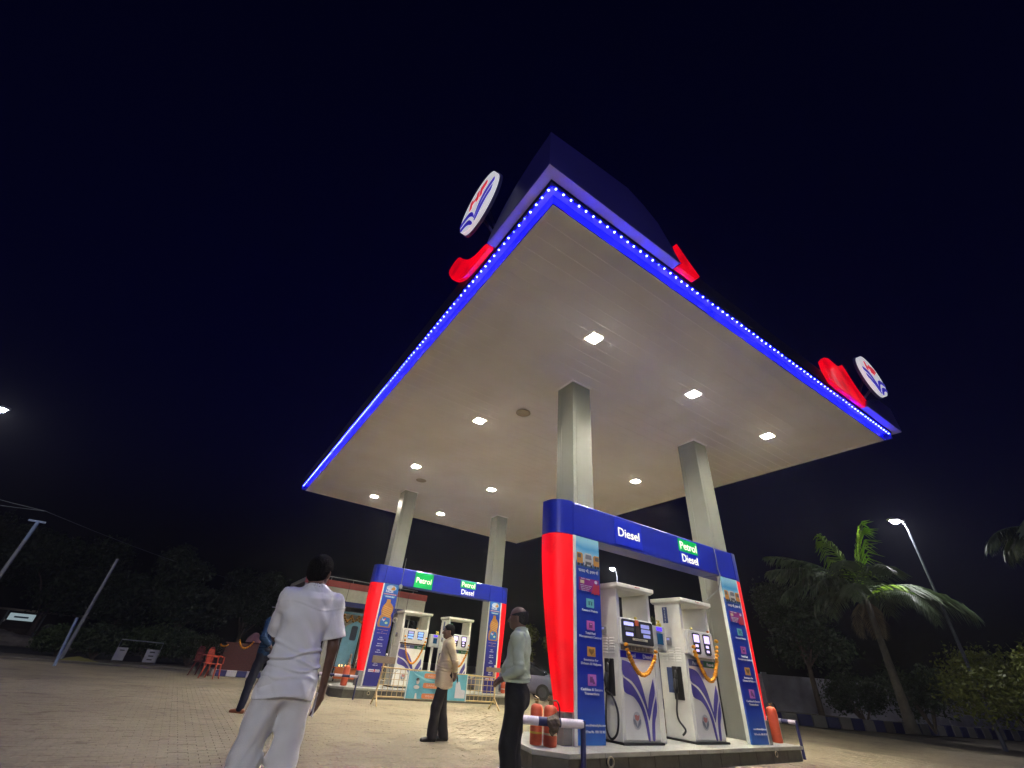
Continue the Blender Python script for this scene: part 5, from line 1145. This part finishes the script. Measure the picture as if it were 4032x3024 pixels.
def wrinkle(seed, amp, zf=26, lim=None):
    q = np.random.RandomState(seed); a, b, c, d = q.uniform(0, 6, 4)
    def fn(x, y, z):
        w1 = np.sin(z*zf+5*np.sin(x*9+a)+6*np.sin(y*8+b)+c); w2 = np.sin((x+y)*21+7*np.sin(z*5+d)); w3 = np.sin(z*zf*2.1+9*np.sin(y*7+a)+x*13)
        w4 = np.sin(z*zf*.8+8*np.sin(y*5+c)-x*16); sharp = np.exp(-4*(1-w1)**2)+.8*np.exp(-5*(1-w4)**2)
        return -amp*(.9*sharp*(.55+.45*np.sin(z*6+b))+.35*w2+.25*w3*np.cos(x*11+z*4))
    return fn
def hand(F, wr, d, pn, s, grip=.35, k=.006):
    """wr wrist, d finger direction, pn palm normal (side the fingers close to), s=+1/-1 thumb side sign"""
    d = d/np.linalg.norm(d); pn = pn-d*(pn@d); pn /= np.linalg.norm(pn); sd = np.cross(d, pn)*s
    F.ell(wr+d*.045, V3(.030,.030,.030), .02)
    for o_ in (-.024,-.008,.008,.024): F.cone(wr+sd*o_*.6, wr+d*.082+sd*o_, .015, .0125, .014)
    for i, (o_, L) in enumerate(((.027,.070),(.009,.080),(-.009,.075),(-.026,.058))):
        p0 = wr+d*.085+sd*o_; a = grip; q = d*math.cos(a)+pn*math.sin(a); p1 = p0+q*L*.45
        a2 = grip*2.1; q2 = d*math.cos(a2)+pn*math.sin(a2); p2 = p1+q2*L*.32; a3 = grip*2.9; q3 = d*math.cos(a3)+pn*math.sin(a3); p3 = p2+q3*L*.25
        F.chain([p0-d*.02,p0,p1,p2,p3], [.0095,.0092,.0085,.0078,.0068], k)
    t0 = wr+d*.022+sd*.026; t1 = t0+(d*.6+sd*.65+pn*.35)*.040; t2 = t1+(d*.9+sd*.25+pn*.5)*.030
    F.chain([wr+d*.01+sd*.012, t0, t1, t2], [.015,.013,.0105,.0085], .012)
SKIN = lambda nm, c: mat('skin_'+nm, c, .48, var=.10, scale=9, spec=.45)
def person(label, loc, rz, K):
    """local frame: facing +x, left = +y, z up. K holds the pose"""
    t = thing('person', label, 'person', loc, rz)
    s = K.get('s', 1.0)
    def P(*a): return V3(*a)*s
    hy = .095; hipz = .90
    ft = K['feet']; kn = K['knees']; hp = [P(0,hy,hipz), P(0,-hy,hipz)]
    sw = K.get('shw',.185); sh = [P(K.get('shx',0),sw,1.405), P(K.get('shx',0),-sw,1.405)]
    el = [P(*K['elbows'][0]), P(*K['elbows'][1])]; wr = [P(*K['wrists'][0]), P(*K['wrists'][1])]
    ft = [P(*a) for a in ft]; kn = [P(*a) for a in kn]
    B = Field(); L = K.get('lean', 0)
    hy_ = K.get('head_yaw', 0); hpch = K.get('head_pitch', 0)
    hc = P(K.get('hx',.015), K.get('hyo',0), 1.615); cs, sn = math.cos(hy_), math.sin(hy_); cp, sp_ = math.cos(hpch), math.sin(hpch)
    def HP(x, y, z):
        x, z = x*cp+z*sp_*1, z*cp-x*sp_; return hc+V3(x*cs-y*sn, x*sn+y*cs, z)*s
    # head
    B.ell(HP(-.012,0,.022), V3(.098,.077,.092)*s, .02, hy_); B.ell(HP(.030,0,-.045), V3(.062,.058,.075)*s, .03, hy_)
    B.ell(HP(.058,0,-.088), V3(.028,.030,.022)*s, .025, hy_)
    B.cone(HP(.085,0,.010), HP(.108,0,-.030), .009, .014, .012); B.ell(HP(.100,0,-.036), V3(.012,.019,.010)*s, .008, hy_)
    for y in (-1,1):
        B.ell(HP(.072,y*.030,.020), V3(.016,.024,.010)*s, .012, hy_); B.ell(HP(.062,y*.036,-.022), V3(.022,.020,.018)*s, .02, hy_)
        B.ell(HP(-.010,y*.077,-.008), V3(.020,.008,.034)*s, .008, hy_+y*.35)
    B.ell(HP(.083,0,-.062), V3(.014,.026,.006)*s, .006, hy_); B.ell(HP(.080,0,-.074), V3(.013,.021,.006)*s, .006, hy_)
    nk = P(-.015,0,1.50)
    B.cone(HP(-.022,0,-.06), P(-.02,0,1.43), .058, .066, .04)
    # torso core, limbs
    B.ell(P(0,0,1.28), V3(.105,.155,.20)*s, .05); B.ell(P(.01,0,1.06), V3(.095,.135,.16)*s, .06); B.ell(P(0,0,.93), V3(.10,.145,.12)*s, .06)
    B.cone(sh[0], sh[1], .055, .055, .05)
    for i, sg in enumerate((1,-1)):
        B.cone(sh[i], el[i], .047*s, .037*s, .03); B.cone(el[i], wr[i], .037*s, .025*s, .025)
        hd = V3(*K['hand_dir'][i]); hn = V3(*K['hand_n'][i]); hand(B, wr[i], hd, hn, K.get('thumb',(1,-1))[i], K.get('grip',(.35,.35))[i])
        B.cone(hp[i], kn[i], .072*s, .048*s, .04); B.cone(kn[i], ft[i]+V3(0,0,.09), .046*s, .034*s, .03)
        fd = V3(*K['foot_dir'][i]); fd /= np.linalg.norm(fd); B.cone(ft[i]+V3(0,0,.07), ft[i]+fd*.12+V3(0,0,.035), .034, .028, .02)
    body = B.mesh('body', SKIN(K['skin'][0], K['skin'][1]), t, K.get('res', .0075))
    # hair
    H_ = Field(); g = K.get('hair_r', 1.0)
    H_.ell(HP(-.020,0,.030), V3(.108,.090,.098)*s*g, .02, hy_); H_.ell(HP(-.055,0,-.030), V3(.060,.070,.055)*s*g, .03, hy_)
    fx = K.get('hairline', .052)
    def cutf(x, y, z):
        dx = (x-hc[0])*cs+(y-hc[1])*sn; dy = -(x-hc[0])*sn+(y-hc[1])*cs; dz = z-hc[2]
        face = dx-fx*s-.35*np.maximum(dz,-.2); ear = np.where(dz < .012, (dx+.028*s), -1.0)
        c = np.maximum(face, np.minimum(ear, 1)); 
        if K.get('bald'):
            c = np.maximum(c, (dz-.055*s)+.25*(dx+.05)); 
        return np.maximum(c, -(dz+.085*s))
    H_.cut.append(cutf); hm_ = K['hair']
    H_.mesh('hair', hm_, t, .005, disp=lambda x,y,z: -.0022*np.sin(x*260+3*np.sin(z*90))*np.sin(y*240+z*130))
    for y in (-1,1):
        MB().ball(tuple(HP(.074,y*.031,.003)), .0125*s, 8, 6).build('eye', mat('eye_white', (.45,.42,.38), .2), t, smooth='all')
    # shirt
    S = Field(); th = K.get('shirt_t', .018); hem = K['hem']*s; w = K.get('shirt_w', 1.0); dpt = K.get('belly', 0.0)
    S.ell(P(-.005,0,1.29), V3((.118+th*.5)*w,(.180+th*.5)*w,.205)*s, .05); S.ell(P(.015+dpt*.5,0,1.06), V3((.115+th+dpt)*w,(.158+th)*w,.21)*s, .07)
    S.ell(P(.0,0,.90), V3((.118+th)*w,(.168+th)*w,.20)*s, .07)
    if K.get('long_shirt'): S.ell(P(.0,0,.78), V3((.125+th)*w,(.178+th)*w,.20)*s, .08)
    S.cone(sh[0]-V3(0,.01,0), sh[1]+V3(0,.01,0), .072*s, .072*s, .05)
    S.cone(P(-.02,0,1.47), P(-.015,0,1.43), .066*s, .10*s, .05)
    for i in (0,1):
        e = K['sleeve'][i]; fl = K.get('flare', .012); lo_ = .050
        if e <= 1: q = sh[i]+(el[i]-sh[i])*e; S.cone(sh[i], q, .066*s, (.060+fl)*s, .035)
        else:
            S.cone(sh[i], el[i], .066*s, .055*s, .035); q = el[i]+(wr[i]-el[i])*(e-1); S.cone(el[i], q, .055*s, (.040+fl*.5)*s, .03)
        d = (el[i]-sh[i]) if e <= 1 else (wr[i]-el[i]); d = d/np.linalg.norm(d); qq = q+d*.004
        S.cut.append((lambda qq, d, rr_: lambda x, y, z: np.where(((x-qq[0])**2+(y-qq[1])**2+(z-qq[2])**2) < rr_*rr_, (x-qq[0])*d[0]+(y-qq[1])*d[1]+(z-qq[2])*d[2], -1.0))(qq, d, .12))
    hs2 = K.get('hem_wave', .02)
    S.cut.append(lambda x, y, z: np.where((np.abs(y) < .32*s) & (np.abs(x) < .30*s), (hem+hs2*np.sin(y*12+1)+hs2*.6*np.sin(x*17))-z, -1.0) if False else (hem+hs2*np.cos(np.arctan2(y,x)*2)*.8)-z if not K.get('free_arms') else np.where((x*x/(.24**2)+y*y/(.27**2)) < 1, (hem+hs2*np.cos(np.arctan2(y,x)*2)*.8)-z, -1.0))
    wk = wrinkle(K.get('seed',1), K.get('wr', .007)); fo = K.get('folds', [(1.04,.12,.007,.010),(1.0,-.10,.007,.010),(1.10,.2,.005,.012)])
    def dsp(x, y, z):
        v = wk(x, y, z)
        for zc, sl, am, wd in fo:
            q = (z-zc*s-sl*y-.02*np.sin(y*14+zc*50)-.05*x)/wd; v = v-am*(np.exp(-q*q)-.7*np.exp(-((q+2.0)**2)))*(.4+.6*np.abs(np.sin(y*9+zc*31)))
        return v
    S.mesh('shirt', K['shirt'], t, K.get('cres', .0085), disp=dsp)
    # collar
    C_ = Field(); C_.cone(P(-.022,0,1.505), P(-.018,0,1.462), .0695*s, .083*s, .01)
    C_.cut.append(lambda x, y, z: -(np.sqrt((x+.02*s)**2+y**2)-.066*s)); C_.cut.append(lambda x, y, z: z-(1.515*s-.30*np.maximum(x,-.02)))
    C_.mesh('collar', K['shirt'], t, .0055)
    # trousers
    T_ = Field(); tt = K.get('leg_t', .022)
    T_.ell(P(0,0,.95), V3(.118,.165,.10)*s, .05); T_.ell(P(-.01,0,.87), V3(.125,.172,.12)*s, .05)
    for i in (0,1):
        an = ft[i]+V3(0,0,.075); T_.cone(hp[i]+V3(0,0,-.03), kn[i], (.084+tt*.5)*s, (.058+tt)*s, .05); T_.cone(kn[i], an, (.058+tt)*s, (.050+tt*K.get('cuff',1.2))*s, .04)
    wz = K.get('waist', .99)*s; T_.cut.append(lambda x, y, z: z-wz)
    T_.cut.append(lambda x, y, z: .035-z)
    T_.mesh('trousers', K['trousers'], t, K.get('cres', .0085), disp=wrinkle(K.get('seed',1)+5, K.get('wr', .007)*.9, 19))
    if K.get('belt'):
        Bt = Field(); Bt.ell(P(0,0,.96), V3(.128,.172,.12)*s, .02); Bt.cut.append(lambda x,y,z: np.maximum(z-(wz+.004), (wz-.034)-z)); Bt.mesh('belt', M_black, t, .006)
    # shoes
    for i in (0,1):
        fd = V3(*K['foot_dir'][i]); fd /= np.linalg.norm(fd); Fs = Field(); f0 = ft[i]
        Fs.cone(f0-fd*.055+V3(0,0,.040), f0+fd*.02+V3(0,0,.045), .040, .043, .02); Fs.cone(f0+fd*.02+V3(0,0,.040), f0+fd*.16+V3(0,0,.028), .044, .034, .02); Fs.cone(f0-fd*.03+V3(0,0,.06), f0+V3(0,0,.09), .038, .040, .02)
        Fs.cut.append(lambda x,y,z: .004-z); Fs.mesh('shoe', K['shoe'], t, .007)
    return t, HP, wr
rf_ = Field(); rq = random.Random(4)
for k in range(12): rf_.ell((rq.uniform(-.06,.06), rq.uniform(-.04,.04), rq.uniform(-.09,.04)), (rq.uniform(.02,.055), rq.uniform(.02,.045), rq.uniform(.025,.06)), .025, rq.uniform(0,3))
rf_.ell((0,0,0), (.085,.07,.06), .03)
rf_.mesh('cloth', mat('brown_rag', (.13,.10,.07), .9, var=.5, scale=30, bump=.8), RAG, .005, disp=wrinkle(9, .010, 60))
hair_black = mat('black_hair', (.010,.009,.009), .9, var=.4, scale=60, spec=.15, bump=.8, bscale=260)
hair_grey = mat('thin_grey_hair', (.05,.048,.048), .9, var=.5, scale=70, spec=.15, bump=.6, bscale=260)
cl_white = mat('white_cotton', (.80,.80,.82), .85, var=.08, scale=5, bump=.25, bscale=220)
cl_white2 = mat('white_trousers_cotton', (.76,.76,.76), .85, var=.10, scale=4, bump=.25, bscale=220)
cl_cream = mat('cream_cotton', (.74,.62,.38), .8, var=.10, scale=5, bump=.25, bscale=220)
cl_green = mat('pale_green_cotton', (.52,.60,.44), .8, var=.08, scale=5, bump=.25, bscale=220)
cl_black = mat('black_trouser_cloth', (.012,.012,.015), .8, var=.3, scale=6, bump=.2, bscale=200)
cl_dark = mat('dark_brown_black_cloth', (.018,.015,.016), .8, var=.3, scale=6, bump=.2, bscale=200)
cl_navy = mat('navy_jeans', (.012,.015,.035), .85, var=.3, scale=8)
cl_blue = mat('dark_blue_checked_shirt', (.006,.045,.12), .85, var=.6, scale=30)
shoe_b = mat('black_shoe', (.012,.012,.012), .35); shoe_br = mat('orange_brown_shoe', (.30,.09,.03), .5)
# man in white seen from behind (nearest)
pw_, HPw, wrw = person('man in white short-sleeved shirt and white trousers standing with his back to the camera', (-1.53,.88,0), R(92), dict(
    s=1.0, skin=('deep_brown', (.13,.068,.045)), hair=hair_black, hair_r=1.04, head_yaw=R(-38), hx=.03,
    shw=.172, folds=[(1.10,.10,.009,.010),(1.065,-.12,.010,.009),(1.02,.06,.011,.011),(.985,-.05,.008,.009),(1.37,.0,.004,.005),(.93,.10,.006,.012)], feet=[(.02,.125,0),(-.05,-.135,0)], knees=[(.04,.115,.47),(.02,-.12,.47)], foot_dir=[(1,.2,0),(1,-.25,0)],
    elbows=[(.19,.13,1.16),(-.005,-.245,1.12)], wrists=[(.30,-.02,1.08),(.045,-.265,.85)], hand_dir=[(1,-.4,.1),(.10,-.02,-1)], hand_n=[(0,-.6,-1),(.6,1,0)], thumb=(1,1), grip=(.4,.28),
    hem=.80, hem_wave=.018, long_shirt=True, shirt=cl_white, trousers=cl_white2, shoe=shoe_b, sleeve=(.85,.80), flare=.024, shirt_w=.95, shirt_t=.020, leg_t=.028, cuff=1.1, wr=.011, seed=3, free_arms=True, cres=.0065, waist=.98))
MB().box(-.006,.006,-.035,.035,-.07,.07).build('held_phone', mat('white_phone', (.6,.6,.6), .3), None, bevel=.004)
ph = bpy.data.objects['held_phone']; ph.name = 'phone'; tag(ph, 'white phone in the right hand of the man in white', 'phone')
ph.matrix_world = Matrix.Translation((-1.53,.88,0)) @ Matrix.Rotation(R(92),4,'Z') @ Matrix.Translation((.065,-.245,.765)) @ Matrix.Rotation(R(80),4,'Z')
# man in cream shirt, profile facing left
person('man in loose cream shirt and dark trousers standing sideways with hands behind his back', (1.86,5.12,0), R(160), dict(
    s=.975, skin=('brown', (.17,.095,.065)), hair=hair_black, head_yaw=R(8), head_pitch=R(3), hx=.045, shx=.0,
    feet=[(.10,.09,0),(-.12,-.08,0)], knees=[(.09,.10,.48),(-.02,-.10,.48)], foot_dir=[(1,.3,0),(1,.12,0)],
    elbows=[(-.12,.255,1.14),(-.12,-.25,1.14)], wrists=[(-.185,.06,.93),(-.185,-.06,.92)], hand_dir=[(-.1,-1,-.35),(-.1,1,-.4)], hand_n=[(1,0,0),(1,0,0)], thumb=(1,-1), grip=(.5,.5),
    hem=.745, shirt=cl_cream, trousers=cl_dark, shoe=shoe_b, sleeve=(1.62,1.62), flare=.016, shirt_w=.98, shirt_t=.026, long_shirt=True, leg_t=.028, wr=.007, seed=8, free_arms=True, belly=.01))
ph2 = MB().box(-.005,.005,-.036,.036,-.07,.07).build('phone', mat('black_phone', (.01,.01,.012), .2), None, bevel=.004); tag(ph2, 'black phone held behind his back by the man in cream shirt', 'phone')
ph2.matrix_world = Matrix.Translation((1.86,5.12,0)) @ Matrix.Rotation(R(160),4,'Z') @ Matrix.Translation((-.225,.03,.87)) @ Matrix.Rotation(R(60),4,'X')
# man in pale green shirt
pg_, HPg, wrg = person('balding man in tucked pale green shirt and black trousers standing by the near island', (.83,1.42,0), R(140), dict(
    s=.972, skin=('dark_brown', (.15,.085,.062)), hair=hair_grey, bald=True, head_yaw=R(-6), hx=.035, head_pitch=R(2),
    feet=[(.03,.09,0),(-.03,-.09,0)], knees=[(.05,.09,.48),(.03,-.09,.48)], foot_dir=[(1,.15,0),(1,-.15,0)],
    elbows=[(-.035,.265,1.12),(.0,-.26,1.12)], wrists=[(.15,.13,1.02),(.15,-.12,1.02)], hand_dir=[(.7,-.7,-.15),(.7,.7,-.15)], hand_n=[(0,-.5,-1),(0,.5,-1)], thumb=(1,-1), grip=(.45,.45),
    hem=1.005, hem_wave=.008, waist=1.035, belt=True, shirt=cl_green, trousers=cl_black, shoe=shoe_b, sleeve=(1.80,1.80), flare=.012, shirt_w=1.0, shirt_t=.020, leg_t=.026, wr=.009, seed=12, free_arms=True, belly=.02, cres=.0075))
# man in dark blue shirt, half hidden
person('man in dark blue shirt with hands behind his back, mostly behind the man in white', (-.66,8.2,0), R(118), dict(
    s=1.08, skin=('brown', (.17,.095,.065)), hair=hair_black, head_yaw=R(20), hx=.03,
    feet=[(.02,.15,0),(-.06,-.14,0)], knees=[(.03,.13,.48),(.0,-.12,.48)], foot_dir=[(1,.5,0),(1,-.2,0)],
    elbows=[(-.10,.27,1.14),(-.10,-.27,1.14)], wrists=[(-.17,.06,.98),(-.17,-.05,.97)], hand_dir=[(-.1,-.8,-.5),(-.1,.8,-.5)], hand_n=[(1,0,0),(1,0,0)], thumb=(1,-1), grip=(.5,.5),
    hem=.86, shirt=cl_blue, trousers=cl_navy, shoe=shoe_br, sleeve=(1.7,1.7), flare=.014, shirt_t=.024, leg_t=.014, cuff=.7, wr=.006, seed=17, free_arms=True))
cap = MB(); cap.ball((0,0,0), .105, 14, 8, (1.0,.86,.62)); cp_ = cap.build('cap', mat('white_cap_cloth', (.66,.64,.68), .7), None, smooth='all'); tag(cp_, 'white peaked cap worn by the man in dark blue shirt', 'cap')
cp_.location = (-.655,8.24,1.80); cp_.rotation_euler = (0,R(4),R(184))
MB().prism(spl([(.07,.085),(.16,.07),(.215,0),(.16,-.07),(.07,-.085)], 5), 'z', .0, .012).build('peak', mat('white_cap_cloth', (.66,.64,.68)), cp_)

# ------------------------------------------------------------------ added to imitate lens glow round the lamps: thin haze
hz = MB().box(-45, 60, -25, 70, -1.05, 11.5).build('haze', None)
hz.data.materials.clear(); hm = bpy.data.materials.new('haze'); hm.use_nodes = True; hn = hm.node_tree; hn.nodes.clear()
pv = hn.nodes.new('ShaderNodeVolumePrincipled'); pv.inputs['Color'].default_value = (.9,.92,1,1); pv.inputs['Density'].default_value = 0.0008; pv.inputs['Anisotropy'].default_value = 0.3
ho = hn.nodes.new('ShaderNodeOutputMaterial'); hn.links.new(pv.outputs[0], ho.inputs['Volume']); hz.data.materials.append(hm); hz['kind'] = 'stuff'
